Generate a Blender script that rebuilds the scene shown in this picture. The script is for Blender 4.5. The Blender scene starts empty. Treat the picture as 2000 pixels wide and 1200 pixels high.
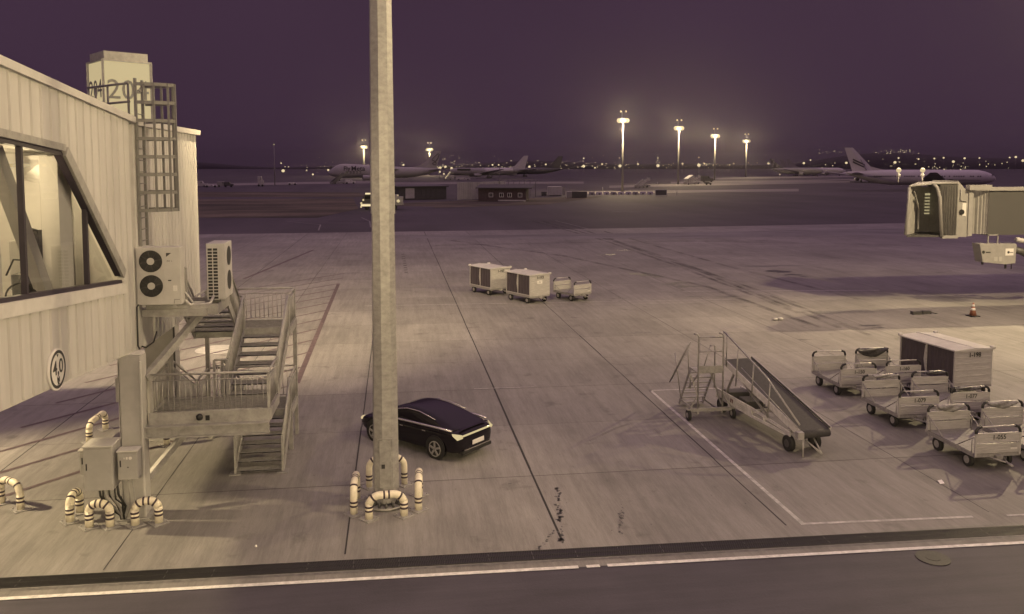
import bpy, math, random
from mathutils import Vector, Matrix
random.seed(7)
sc = bpy.context.scene
COL = sc.collection
R = math.radians

# ------------------------------------------------------------------ camera, sky, exposure
FPX, PITCH, YAW, EYE = 1600.0, R(4.5), R(8.1), 8.8
PPY = 325 + FPX * math.tan(PITCH)
cam = bpy.data.cameras.new("camera")
camo = bpy.data.objects.new("camera", cam)
COL.objects.link(camo)
camo.location = (0, 0, EYE)
camo.rotation_euler = (R(90) - PITCH, 0, -YAW)
cam.sensor_width = 36
cam.lens = 36 * FPX / 2000
cam.shift_y = -(600 - PPY) / 2000
cam.clip_start = 0.1
cam.clip_end = 9000
sc.camera = camo

NIGHT = (0.059, 0.031, 0.051)
w = bpy.data.worlds.new("World")
sc.world = w
w.use_nodes = True
nt = w.node_tree
bg = nt.nodes["Background"]
tc = nt.nodes.new("ShaderNodeTexCoord")
sx = nt.nodes.new("ShaderNodeSeparateXYZ")
rp = nt.nodes.new("ShaderNodeValToRGB")
nz = nt.nodes.new("ShaderNodeTexNoise")
nz.inputs["Scale"].default_value = 2.2
nz.inputs["Detail"].default_value = 3
mx = nt.nodes.new("ShaderNodeMix"); mx.data_type = "RGBA"; mx.blend_type = "MULTIPLY"
mr = nt.nodes.new("ShaderNodeMapRange")
mr.inputs["From Min"].default_value = 0.3; mr.inputs["From Max"].default_value = 0.7
mr.inputs["To Min"].default_value = 0.93; mr.inputs["To Max"].default_value = 1.1
nt.links.new(tc.outputs["Generated"], sx.inputs[0])
nt.links.new(sx.outputs["Z"], rp.inputs[0])
e = rp.color_ramp.elements
e[0].position = 0.0; e[0].color = (0.0515, 0.0275, 0.0490, 1)
e[1].position = 0.22; e[1].color = (0.0515, 0.0275, 0.0490, 1)
k = e.new(0.42); k.color = (0.21, 0.120, 0.19, 1)
k = e.new(0.80); k.color = (0.455, 0.288, 0.40, 1)
nt.links.new(tc.outputs["Generated"], nz.inputs["Vector"])
nt.links.new(nz.outputs["Fac"], mr.inputs["Value"])
mx.inputs[0].default_value = 1.0
nt.links.new(rp.outputs[0], mx.inputs[6])
nt.links.new(mr.outputs[0], mx.inputs[7])
nt.links.new(mx.outputs[2], bg.inputs["Color"])
bg.inputs["Strength"].default_value = 1.0

vs = sc.view_settings
vs.view_transform = "Standard"; vs.look = "None"; vs.exposure = 0; vs.gamma = 1
sc.cycles.use_denoising = True
sc.cycles.max_bounces = 6
sc.cycles.transparent_max_bounces = 12
sc.cycles.sample_clamp_indirect = 3
sc.cycles.volume_bounces = 0
sc.cycles.caustics_reflective = False
sc.cycles.caustics_refractive = False

LAMP = (1.0, 0.78, 0.43)          # the sodium-like colour of every lamp of the place


def lamp(name, loc, watts, radius=0.4, parent=None, spot=None, aim=None, blend=0.4, col=LAMP):
    d = bpy.data.lights.new(name, "SPOT" if spot else "POINT")
    d.energy = watts; d.color = col; d.shadow_soft_size = radius
    o = bpy.data.objects.new(name, d); COL.objects.link(o)
    o.location = loc
    if spot:
        d.spot_size = R(spot); d.spot_blend = blend
        v = Vector(aim) - Vector(loc)
        o.rotation_euler = v.to_track_quat("-Z", "Y").to_euler()
    if parent is not None:
        o.parent = parent; o.location = Vector(loc) - OFF.get(parent.name, Vector())
    return o


# ------------------------------------------------------------------ photograph pixel -> point of the place
def ray(px, py):
    x = (px - 1000) / FPX; y = -(py - PPY) / FPX
    fw = math.cos(PITCH) + y * math.sin(PITCH); up = -math.sin(PITCH) + y * math.cos(PITCH)
    s, c = math.sin(YAW), math.cos(YAW)
    return Vector((x * c + fw * s, fw * c - x * s, up))
def G(px, py, z=0.0):
    r = ray(px, py); t = (z - EYE) / r.z
    return Vector((r.x * t, r.y * t, z))
def AD(px, py, d):                       # the point d metres ahead
    r = ray(px, py); s, c = math.sin(YAW), math.cos(YAW)
    t = d / (r.x * s + r.y * c)
    return Vector((r.x * t, r.y * t, EYE + r.z * t))
def GD(px, d):                           # the ground d metres ahead under pixel column px
    p = AD(px, 325, d); return Vector((p.x, p.y, 0))


# ------------------------------------------------------------------ mesh builder
OFF = {}
class MB:
    def __init__(s): s.v = []; s.f = []; s.s = []
    def add(s, vs, fs, smooth=False):
        n = len(s.v); s.v += [tuple(p) for p in vs]
        s.f += [tuple(n + i for i in f) for f in fs]; s.s += [smooth] * len(fs); return s
    def box(s, x0, x1, y0, y1, z0, z1, M=None):
        p = [(x0,y0,z0),(x1,y0,z0),(x1,y1,z0),(x0,y1,z0),(x0,y0,z1),(x1,y0,z1),(x1,y1,z1),(x0,y1,z1)]
        if M is not None: p = [M @ Vector(q) for q in p]
        return s.add(p, [(0,3,2,1),(4,5,6,7),(0,1,5,4),(1,2,6,5),(2,3,7,6),(3,0,4,7)])
    def cbox(s, c, sz, M=None):
        return s.box(c[0]-sz[0]/2,c[0]+sz[0]/2,c[1]-sz[1]/2,c[1]+sz[1]/2,c[2]-sz[2]/2,c[2]+sz[2]/2,M)
    def beam(s, a, b, w, h, up=(0,0,1)):
        a, b = Vector(a), Vector(b); d = b - a; L = d.length; d.normalize()
        u = Vector(up)
        if abs(d.dot(u)) > 0.99: u = Vector((0,1,0))
        x = d.cross(u).normalized(); z = x.cross(d).normalized()
        M = Matrix(((x.x,d.x,z.x,a.x),(x.y,d.y,z.y,a.y),(x.z,d.z,z.z,a.z),(0,0,0,1)))
        return s.box(-w/2,w/2,0,L,-h/2,h/2,M)
    def tube(s, pts, r, n=8, cap=True, closed=False):
        pts = [Vector(p) for p in pts]; N = len(pts)
        rr = r if isinstance(r, (list, tuple)) else [r]*N
        rings = []; px = None
        for i, p in enumerate(pts):
            if closed: t = pts[(i+1)%N] - pts[i-1]
            else: t = (pts[min(i+1,N-1)] - pts[max(i-1,0)])
            t.normalize()
            if px is None:
                u = Vector((0,0,1)) if abs(t.z) < 0.9 else Vector((0,1,0))
                px = t.cross(u).normalized()
            else:
                px = (px - t*px.dot(t)).normalized()
            py = t.cross(px)
            rings.append([p + (px*math.cos(2*math.pi*k/n) + py*math.sin(2*math.pi*k/n))*rr[i] for k in range(n)])
        return s.loft(rings, cap and not closed, True, closed)
    def loft(s, rings, cap=True, smooth=True, closed=False):
        n = len(rings[0]); N = len(rings); vs = [p for r in rings for p in r]; fs = []
        for i in range(N if closed else N-1):
            j = (i+1) % N
            for k in range(n):
                m = (k+1) % n
                fs.append((i*n+k, j*n+k, j*n+m, i*n+m))
        s.add(vs, fs, smooth)
        if cap:
            b = len(s.v) - len(vs)
            s.f += [tuple(b+k for k in range(n)), tuple(b+(N-1)*n+k for k in reversed(range(n)))]; s.s += [False, False]
        return s
    def cyl(s, a, b, r0, r1=None, n=16, cap=True):
        return s.tube([a, b], [r0, r0 if r1 is None else r1], n, cap)
    def prism(s, poly, ext):
        e = Vector(ext); p = [Vector(q) for q in poly]; n = len(p)
        return s.add(p + [q+e for q in p], [tuple(reversed(range(n))), tuple(range(n,2*n))] + [(k,(k+1)%n,n+(k+1)%n,n+k) for k in range(n)])
    def quad(s, *p): return s.add(p, [tuple(range(len(p)))])
    def sphere(s, c, r, n=10, m=6, sq=(1,1,1)):
        c = Vector(c); rings = []
        for i in range(m+1):
            a = math.pi*i/m - math.pi/2; rad = max(math.cos(a), 0.02)
            rings.append([c + Vector((math.cos(2*math.pi*k/n)*rad*r*sq[0], math.sin(2*math.pi*k/n)*rad*r*sq[1], math.sin(a)*r*sq[2])) for k in range(n)])
        return s.loft(rings)
    def build(s, name, mat, parent=None, bevel=0):
        me = bpy.data.meshes.new(name)
        off = OFF.get(parent.name, Vector()) if parent is not None else Vector()
        me.from_pydata([tuple(Vector(p)-off) for p in s.v], [], s.f)
        me.polygons.foreach_set("use_smooth", s.s)
        me.materials.append(mat); me.update()
        o = bpy.data.objects.new(name, me); COL.objects.link(o)
        if parent is not None: o.parent = parent; OFF[o.name] = off
        if bevel:
            b = o.modifiers.new("bevel", "BEVEL"); b.width = bevel; b.segments = 2; b.limit_method = "ANGLE"; b.angle_limit = R(40)
        return o


def tag(o, label=None, cat=None, group=None, kind=None):
    if label: o["label"] = label
    if cat: o["category"] = cat
    if group: o["group"] = group
    if kind: o["kind"] = kind
    return o
def thing(name, label, cat, loc=(0,0,0), group=None, rz=0):
    o = bpy.data.objects.new(name, None); COL.objects.link(o)
    o.empty_display_size = 0.2; o.location = loc; o.rotation_euler.z = rz
    OFF[o.name] = Vector(loc)
    return tag(o, label, cat, group)
def copy_tree(o, parent=None):
    c = o.copy(); COL.objects.link(c)
    if parent is not None: c.parent = parent; c.matrix_parent_inverse = o.matrix_parent_inverse.copy()
    for ch in list(o.children): copy_tree(ch, c)
    return c
def struct(o): o["kind"] = "structure"; return o
def text(s, size, name, mat, parent, origin, xdir, ydir, ext=0.004, align="CENTER", bold=0.0):
    cu = bpy.data.curves.new("t", "FONT"); cu.body = s; cu.size = size; cu.extrude = ext; cu.offset = bold
    cu.align_x = align; cu.align_y = "CENTER"; cu.resolution_u = 3
    to = bpy.data.objects.new("t", cu); COL.objects.link(to)
    dg = bpy.context.evaluated_depsgraph_get()
    me = bpy.data.meshes.new_from_object(to.evaluated_get(dg)); me.name = name
    bpy.data.objects.remove(to); bpy.data.curves.remove(cu)
    x = Vector(xdir).normalized(); z = x.cross(Vector(ydir)).normalized(); y = z.cross(x)
    off = OFF.get(parent.name, Vector()) if parent is not None else Vector()
    o3 = Vector(origin) - off
    M = Matrix(((x.x,y.x,z.x,o3.x),(x.y,y.y,z.y,o3.y),(x.z,y.z,z.z,o3.z),(0,0,0,1)))
    me.transform(M); me.materials.clear(); me.materials.append(mat)
    o = bpy.data.objects.new(name, me); COL.objects.link(o)
    if parent is not None: o.parent = parent; OFF[o.name] = off
    return o


# ------------------------------------------------------------------ materials
def mat(name, col, rough=0.6, metal=0.0, var=0.12, scale=3.0, bump=0.0, stretch=(1,1,1), coat=0.0, spec=0.5):
    m = bpy.data.materials.new(name); m.use_nodes = True
    n = m.node_tree.nodes; l = m.node_tree.links
    p = n["Principled BSDF"]
    if isinstance(col, (int, float)): col = (col, col*0.97, col*0.93)
    p.inputs["Roughness"].default_value = rough; p.inputs["Metallic"].default_value = metal
    p.inputs["Coat Weight"].default_value = coat; p.inputs["Specular IOR Level"].default_value = spec
    t = n.new("ShaderNodeTexCoord"); mp = n.new("ShaderNodeMapping"); mp.inputs["Scale"].default_value = stretch
    nz = n.new("ShaderNodeTexNoise"); nz.inputs["Scale"].default_value = scale; nz.inputs["Detail"].default_value = 6
    nz.inputs["Roughness"].default_value = 0.65
    rg = n.new("ShaderNodeMapRange"); rg.inputs["From Min"].default_value = 0.3; rg.inputs["From Max"].default_value = 0.7
    rg.inputs["To Min"].default_value = 1-var; rg.inputs["To Max"].default_value = 1+var*0.6
    mu = n.new("ShaderNodeMix"); mu.data_type = "RGBA"; mu.blend_type = "MULTIPLY"; mu.inputs[0].default_value = 1
    mu.inputs[6].default_value = (*col, 1)
    l.new(t.outputs["Object"], mp.inputs[0]); l.new(mp.outputs[0], nz.inputs["Vector"]); l.new(nz.outputs["Fac"], rg.inputs["Value"])
    l.new(rg.outputs[0], mu.inputs[7]); l.new(mu.outputs[2], p.inputs["Base Color"])
    if bump:
        b = n.new("ShaderNodeBump"); b.inputs["Strength"].default_value = bump; b.inputs["Distance"].default_value = 0.02
        l.new(nz.outputs["Fac"], b.inputs["Height"]); l.new(b.outputs[0], p.inputs["Normal"])
    return m
def emit(name, strength, col=(1.0, 0.84, 0.46)):
    m = bpy.data.materials.new(name); m.use_nodes = True
    p = m.node_tree.nodes["Principled BSDF"]
    p.inputs["Base Color"].default_value = (0.01,0.01,0.01,1)
    p.inputs["Emission Color"].default_value = (*col,1); p.inputs["Emission Strength"].default_value = strength
    return m
def ground_mat(name, col, layers, rough=0.8, bump=0.15):
    """layers: (scale, stretch xyz, amount, lo, hi) multiplied onto the base colour."""
    m = bpy.data.materials.new(name); m.use_nodes = True
    n = m.node_tree.nodes; l = m.node_tree.links; p = n["Principled BSDF"]
    p.inputs["Roughness"].default_value = rough
    t = n.new("ShaderNodeTexCoord"); cur = None
    for i, (scl, st, amt, lo, hi) in enumerate(layers):
        mp = n.new("ShaderNodeMapping"); mp.inputs["Scale"].default_value = st; mp.inputs["Location"].default_value = (i*13.7, i*5.1, i*3.3)
        nz = n.new("ShaderNodeTexNoise"); nz.inputs["Scale"].default_value = scl; nz.inputs["Detail"].default_value = 8; nz.inputs["Roughness"].default_value = 0.6
        rg = n.new("ShaderNodeMapRange"); rg.inputs["From Min"].default_value = lo; rg.inputs["From Max"].default_value = hi
        rg.inputs["To Min"].default_value = 1-amt; rg.inputs["To Max"].default_value = 1.0
        l.new(t.outputs["Object"], mp.inputs[0]); l.new(mp.outputs[0], nz.inputs["Vector"]); l.new(nz.outputs["Fac"], rg.inputs["Value"])
        mu = n.new("ShaderNodeMix"); mu.data_type = "RGBA"; mu.blend_type = "MULTIPLY"; mu.inputs[0].default_value = 1
        if cur is None: mu.inputs[6].default_value = (*col,1)
        else: l.new(cur, mu.inputs[6])
        l.new(rg.outputs[0], mu.inputs[7]); cur = mu.outputs[2]
    l.new(cur, p.inputs["Base Color"])
    if bump:
        nz = n.new("ShaderNodeTexNoise"); nz.inputs["Scale"].default_value = 18; nz.inputs["Detail"].default_value = 5
        l.new(t.outputs["Object"], nz.inputs["Vector"])
        b = n.new("ShaderNodeBump"); b.inputs["Strength"].default_value = bump; b.inputs["Distance"].default_value = 0.01
        l.new(nz.outputs["Fac"], b.inputs["Height"]); l.new(b.outputs[0], p.inputs["Normal"])
    return m

def slab_tones(m):
    n = m.node_tree.nodes; l = m.node_tree.links; p = n["Principled BSDF"]
    src = p.inputs["Base Color"].links[0].from_socket
    t = n.new("ShaderNodeTexCoord"); sp_ = n.new("ShaderNodeSeparateXYZ"); l.new(t.outputs["Object"], sp_.inputs[0])
    def math_(op, a, b_):
        q = n.new("ShaderNodeMath"); q.operation = op
        for i, v in enumerate((a, b_)):
            if isinstance(v, (int, float)): q.inputs[i].default_value = v
            elif v is not None: l.new(v, q.inputs[i])
        return q.outputs[0]
    cx_ = math_("FLOOR", math_("DIVIDE", math_("ADD", sp_.outputs[0], 1.22), 5.25), None)
    cy_ = math_("FLOOR", math_("DIVIDE", math_("ADD", math_("ADD", sp_.outputs[1], math_("MULTIPLY", sp_.outputs[0], 0.0095)), -22.45), 4.62), None)
    cb_ = n.new("ShaderNodeCombineXYZ"); l.new(cx_, cb_.inputs[0]); l.new(cy_, cb_.inputs[1])
    wn = n.new("ShaderNodeTexWhiteNoise"); wn.noise_dimensions = "2D"; l.new(cb_.outputs[0], wn.inputs["Vector"])
    rg = n.new("ShaderNodeMapRange"); rg.inputs["To Min"].default_value = 0.86; rg.inputs["To Max"].default_value = 1.04; l.new(wn.outputs["Value"], rg.inputs["Value"])
    mu = n.new("ShaderNodeMix"); mu.data_type = "RGBA"; mu.blend_type = "MULTIPLY"; mu.inputs[0].default_value = 1
    l.new(src, mu.inputs[6]); l.new(rg.outputs[0], mu.inputs[7]); l.new(mu.outputs[2], p.inputs["Base Color"])
def worn_mark(name, col, lo, hi, scale, stretch):
    """paint or rubber worn into patches: the surface below shows through"""
    m = mat(name, col, 0.7, var=0.2, scale=3); n = m.node_tree.nodes; l = m.node_tree.links; p = n["Principled BSDF"]
    t = n.new("ShaderNodeTexCoord"); mp = n.new("ShaderNodeMapping"); mp.inputs["Scale"].default_value = stretch
    nz = n.new("ShaderNodeTexNoise"); nz.inputs["Scale"].default_value = scale; nz.inputs["Detail"].default_value = 5
    rg = n.new("ShaderNodeMapRange"); rg.inputs["From Min"].default_value = 0.35; rg.inputs["From Max"].default_value = 0.68; rg.inputs["To Min"].default_value = lo; rg.inputs["To Max"].default_value = hi
    l.new(t.outputs["Object"], mp.inputs[0]); l.new(mp.outputs[0], nz.inputs["Vector"]); l.new(nz.outputs["Fac"], rg.inputs["Value"]); l.new(rg.outputs[0], p.inputs["Alpha"])
    return m
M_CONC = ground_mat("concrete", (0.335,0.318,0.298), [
    (0.07,(1,1,1),0.30,0.30,0.62), (0.45,(1,0.6,1),0.22,0.32,0.6), (2.2,(2.2,0.14,1),0.20,0.35,0.62),
    (9,(3,0.25,1),0.14,0.35,0.6), (30,(1,1,1),0.12,0.35,0.6), (0.9,(1,1,1),0.35,0.28,0.40)], 0.72, 0.25)
slab_tones(M_CONC)
M_TARMAC = ground_mat("asphalt", (0.095,0.079,0.095), [(0.05,(1,1,1),0.4,0.3,0.65),(0.02,(3,0.3,1),0.4,0.35,0.6),(40,(1,1,1),0.3,0.3,0.7)], 0.8, 0.3)
M_ROAD = ground_mat("road asphalt", (0.080,0.071,0.092), [(0.5,(1,1,1),0.25,0.3,0.6),(1.5,(0.2,2.5,1),0.2,0.35,0.6),(60,(1,1,1),0.3,0.3,0.7)], 0.7, 0.4)
M_SHOULDER = ground_mat("worn concrete", (0.25,0.24,0.235), [(0.08,(1,3,1),0.5,0.3,0.6),(1,(0.3,2,1),0.3,0.3,0.6)], 0.8, 0)
M_GRASS = ground_mat("dry grass", (0.20,0.165,0.115), [(0.02,(1,3,1),0.75,0.35,0.6),(0.15,(1,2,1),0.5,0.3,0.6),(3,(1,1,1),0.4,0.3,0.7)], 1.0, 0.6)
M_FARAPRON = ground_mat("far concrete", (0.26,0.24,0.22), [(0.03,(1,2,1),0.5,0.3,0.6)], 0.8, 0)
M_JOINT = mat("joint sealant", 0.03, 0.8)
M_FADED = mat("faded taxi paint", 0.24, 0.8, var=0.4, scale=0.6)
M_WHITELINE = mat("white road paint", 0.72, 0.6, var=0.35, scale=6)
M_PALELINE = mat("worn pale paint", 0.5, 0.7, var=0.45, scale=5)
M_REDLINE = mat("dark red road paint", (0.105,0.075,0.078), 0.7, var=0.35, scale=4)
M_TAR = mat("oil stain", 0.055, 0.45, var=0.4, scale=9)
M_FAINTSTAIN = mat("dried stain", 0.15, 0.6, var=0.5, scale=6)
M_GRATE = mat("cast iron grate", 0.055, 0.5, 0.4, var=0.4, scale=20)
M_CLAD = mat("white cladding", 0.55, 0.45, 0.0, var=0.18, scale=1.0, stretch=(1,1.2,0.16))
M_TRIM = mat("pale trim", 0.58, 0.5, var=0.12)
M_FRAME = mat("dark window frame", (0.030,0.022,0.035), 0.45)
M_STEEL = mat("grey painted steel", 0.34, 0.5, 0.15, var=0.25, scale=5)
M_GALV = mat("galvanised steel", 0.36, 0.42, 0.35, var=0.25, scale=7)
M_DARKSTEEL = mat("dark steel", 0.10, 0.5, 0.3, var=0.3)
M_COLUMN = mat("painted column", 0.46, 0.5, var=0.14, scale=2)
M_MAST = mat("galvanised mast", 0.37, 0.45, 0.3, var=0.26, scale=3.5, bump=0.04, stretch=(1.6,1.6,2.4))
M_BOLLARD = mat("cream bollard paint", (0.76,0.70,0.55), 0.4, var=0.14, scale=8)
M_BAND = mat("bollard band", (0.05,0.032,0.042), 0.5)
M_CABINET = mat("grey cabinet", 0.39, 0.45, var=0.1)
M_ACWHITE = mat("ac casing", 0.50, 0.45, var=0.12, scale=2)
M_BLACK = mat("black plastic", 0.02, 0.5)
M_RUBBER = mat("tyre rubber", 0.022, 0.75, var=0.4, scale=12)
M_CARPAINT = mat("black car paint", (0.010,0.008,0.011), 0.12, 0.0, var=0.1, coat=0.15, spec=0.3)
M_CARGLASS = mat("dark car glass", (0.010,0.008,0.011), 0.06, spec=0.35, var=0.0)
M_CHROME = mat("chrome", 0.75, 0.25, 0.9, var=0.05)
M_ALU = mat("cart aluminium", 0.55, 0.42, 0.35, var=0.25, scale=6, stretch=(0.4,0.4,4))
M_CARTDECK = mat("cart deck", 0.25, 0.6, 0.2, var=0.3, scale=8)
M_CURTAIN = mat("dark pvc curtain", (0.075,0.062,0.072), 0.5, var=0.35, scale=3, stretch=(4,4,0.6))
M_CANOPY = mat("white canopy", 0.50, 0.5, var=0.15, scale=3)
M_BELT = mat("conveyor belt", 0.055, 0.75, var=0.3, scale=14)
M_LOADERWHITE = mat("white loader paint", 0.62, 0.45, var=0.25, scale=6)
M_INK = mat("dark lettering", 0.035, 0.6)
M_SIGNWHITE = mat("white sign face", 0.72, 0.4, var=0.05)
M_FREIGHTER = mat("freighter paint", 0.40, 0.4, var=0.08, scale=0.3)
M_PLANE = mat("white aircraft paint", 0.62, 0.35, var=0.08, scale=0.3)
M_PLANEGREY = mat("grey aircraft paint", 0.30, 0.35, var=0.1, scale=0.3)
M_PLANEDARK = mat("dark aircraft paint", 0.10, 0.35)
M_SHED = mat("dark shed wall", 0.085, 0.7, var=0.3)
M_LADDER = mat("ladder steel", 0.20, 0.5, 0.2, var=0.2)
M_STAIR = mat("stair steel", 0.36, 0.5, 0.15, var=0.3, scale=4)
M_STAIRGRATE = mat("stair grating", 0.32, 0.5, 0.3, var=0.3, scale=9)
M_BRICK = mat("brown brick", (0.10,0.07,0.07), 0.85, var=0.35, scale=1.5)
M_CORRPALE = mat("pale corrugated sheet", 0.50, 0.5, var=0.25, scale=0.5)
M_INTERIOR = mat("interior wall", 0.68, 0.6, var=0.06)
M_INTGREY = mat("interior grey", 0.42, 0.6, var=0.06)
M_CONE = mat("orange cone", (0.28,0.12,0.08), 0.5)
M_PLASTICDARK = mat("dark plastic sheet", 0.06, 0.25, var=0.5, scale=8, bump=0.5)
M_BAGGREY = mat("crumpled grey sheet", 0.24, 0.45, var=0.5, scale=9, bump=0.6)
M_JETGREY = mat("jetway grey", 0.085, 0.55, var=0.06, scale=0.6)
M_JETWHITE = mat("jetway white", 0.31, 0.5, var=0.12)
M_BELLOWS = mat("bellows fabric", 0.30, 0.6, var=0.2)
M_RED = mat("dark red logo", (0.12,0.03,0.035), 0.5)
M_PAPER = mat("paper", 0.8, 0.8)
M_FARPOLE = mat("dull mast paint", 0.28, 0.8, spec=0.1)
M_MANHOLE = mat("pale cast cover", 0.42, 0.7, var=0.2)
M_HILL = mat("hillside scrub", (0.05,0.04,0.045), 1.0, var=0.4, scale=0.01)
E_LAMP = emit("lamp glow", 0.66, (1,0.79,0.43))
E_SMALL = emit("small lamp glow", 1.0, (1,0.80,0.46))
E_DIM = emit("dim lamp glow", 0.42)
E_SIGN = emit("lit sign panel", 0.54, (1.0,0.80,0.43))
E_TAIL = emit("tail light glow", 0.62, (1.0,0.80,0.42))

def glass_mat():
    m = bpy.data.materials.new("window glass"); m.use_nodes = True
    n = m.node_tree.nodes; l = m.node_tree.links; n.remove(n["Principled BSDF"])
    a = n.new("ShaderNodeBsdfTransparent"); a.inputs[0].default_value = (0.86,0.86,0.88,1)
    b = n.new("ShaderNodeBsdfGlossy"); b.inputs["Roughness"].default_value = 0.02
    f = n.new("ShaderNodeFresnel"); f.inputs[0].default_value = 1.5
    x = n.new("ShaderNodeMixShader")
    l.new(f.outputs[0], x.inputs[0]); l.new(a.outputs[0], x.inputs[1]); l.new(b.outputs[0], x.inputs[2])
    l.new(x.outputs[0], n["Material Output"].inputs[0]); return m
M_GLASS = glass_mat()

# ------------------------------------------------------------------ ground
def sheet(name, pts, z, m):
    b = MB(); b.add([(p[0],p[1],z) for p in pts], [tuple(range(len(pts)))]); return struct(b.build(name, m))
def strip(b, a, c, width, z):
    a = Vector((a[0],a[1],0)); c = Vector((c[0],c[1],0)); d = (c-a).normalized(); n = Vector((-d.y,d.x,0))*width/2
    b.add([(q.x,q.y,z) for q in (a-n, c-n, c+n, a+n)], [(0,1,2,3)])

gr = MB(); gr.add([(-5000,-400,-0.06),(5000,-400,-0.06),(5000,7000,-0.06),(-5000,7000,-0.06)], [(0,1,2,3)])
struct(gr.build("ground", M_TARMAC))
sheet("apron", [(-60,18.95),(110,13.83),(110,119.5),(60,115.5),(20,112),(-60,109)], 0.0, M_CONC)
sheet("service_road", [(-60,-30),(110,-30),(110,14.4),(-60,19.4)], -0.012, M_ROAD)

b = MB(); EL = lambda x: (x, 17.145-0.0301*x)
strip(b, EL(-30), EL(3.9), 0.125, 0.004); strip(b, EL(4.08), EL(4.38), 0.115, 0.004); strip(b, EL(4.55), EL(40), 0.125, 0.004)
struct(b.build("road_edge_line", M_WHITELINE))

# joints between slabs
b = MB()
for x, wd in ((-16.5,0.03),(-11.4,0.03),(-6.4,0.022),(-1.22,0.035),(3.8,0.05),(9.42,0.04),(14.9,0.025),(20.2,0.022),(25.6,0.02),(31,0.02),(36.5,0.02),(42,0.02),(-22,0.02)):
    y = 18.35
    while y < 111:
        L = 4.6
        strip(b, (x+random.uniform(-0.012,0.012), y), (x+random.uniform(-0.012,0.012), min(y+L,111)), wd*random.uniform(0.9,1.5), 0.004); y += L
struct(b.build("slab_joints", M_JOINT))
b = MB()
for i, y in enumerate([22.45+4.62*k for k in range(19)]):
    strip(b, (-30, y+0.285), (60, y-0.57), 0.012 if i % 2 else 0.024, 0.0042)
struct(b.build("cross_joints", M_JOINT))
# kerb strip and drainage channel
b = MB(); strip(b, (-30,18.42), (40,16.20), 0.09, 0.006); struct(b.build("drain_kerb", M_FAINTSTAIN))
dr = thing("drainage_channel", "long dark slotted drain grating beside the white road line", "drain", (0,17.7,0))
def drain_pt(t, off): return Vector((-14 + t*48, 18.12 - 0.0318*t*48*1.0 + off, 0))
b = MB()
for o_ in (0.0, 0.22):
    for i in range(48):
        a = drain_pt(i/48, o_); c = drain_pt((i+0.985)/48, o_)
        strip(b, a, c, 0.19, 0.0055)
b.build("channel_bed", M_BLACK, dr)
b = MB()
for o_ in (-0.105, 0.11, 0.325):
    a = drain_pt(0, o_); c = drain_pt(1, o_)
    b.beam((a.x,a.y,0.008),(c.x,c.y,0.008),0.025,0.016)
for o_ in (0.0, 0.22):
    for i in range(900):
        p = drain_pt(i/900, o_); b.beam((p.x-0.012,p.y-0.1,0.012),(p.x+0.03,p.y+0.1,0.012),0.017,0.014)
b.build("grating", M_GRATE, dr)

# stand markings
b = MB()
strip(b, (9.86,30.6), (9.86,18.42), 0.11, 0.0085); strip(b, (9.80,18.37), (14.3,18.16), 0.10, 0.0085); strip(b, (15.2,18.10), (30,17.6), 0.08, 0.0085)
strip(b, (9.8,30.55), (12.6,30.5), 0.09, 0.0085); strip(b, (3.0,31.78),(5.4,31.70),0.05,0.0085); strip(b,(20,55),(34,53.5),0.12,0.0085); strip(b,(-2,52),(22,51.2),0.06,0.0085)
struct(b.build("stand_lines", M_PALELINE))
b = MB()
strip(b, (-4.3,62), (-4.05,33.6), 0.24, 0.009); strip(b, (-8.6,88), (-11.8,66), 0.28, 0.009); strip(b,(-1.6,63.5),(-1.45,67.5),0.25,0.009)
y = 24.0
while y < 62:
    x1 = -4.2; L = min(10.6, 60)
    strip(b, (x1, y+6.5), (x1-8.4, y-3.6 + 0.0), 0.16, 0.0088); y += 2.9
struct(b.build("hatched_marking", M_REDLINE))
b = MB()                                                  # dotted studs near the mast and at the right
for i in range(9):
    p = G(787+0.8*i, 497+4.4*i); b.cbox((p.x,p.y,0.006),(0.28,0.22,0.012))
struct(b.build("dotted_line", M_JOINT))

M_TYREMARK = worn_mark("rubber tyre mark", 0.13, 0.0, 0.42, 0.8, (1,0.5,1))
b = MB()
def curve_strip(pix, width):
    P = [G(*p) for p in pix]
    for q, r_ in zip(P, P[1:]): strip(b, q, r_, width, 0.0050)
rt = random.Random(11)
for pix in (((1040,432),(1180,470),(1330,522),(1560,612)),((1060,432),(1210,475),(1380,535),(1640,640)),((1130,446),(1290,500),(1460,560),(1700,655)),((1180,452),(1420,520),(1700,590)),((880,470),(1100,500),(1380,560),(1600,640)),((1000,460),(1300,470),(1800,480)),((850,480),(1100,474),(1500,470))):
    for k in (-0.9,0.9):
        curve_strip([(x, y_+k*0.004*(y_-325)) for x, y_ in pix], rt.uniform(.2,.42))
for pix in (((1290,850),(1262,818),(1205,836),(1150,862)),):
    curve_strip(pix, 0.12)
struct(b.build("tyre_marks", M_TYREMARK))
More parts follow.
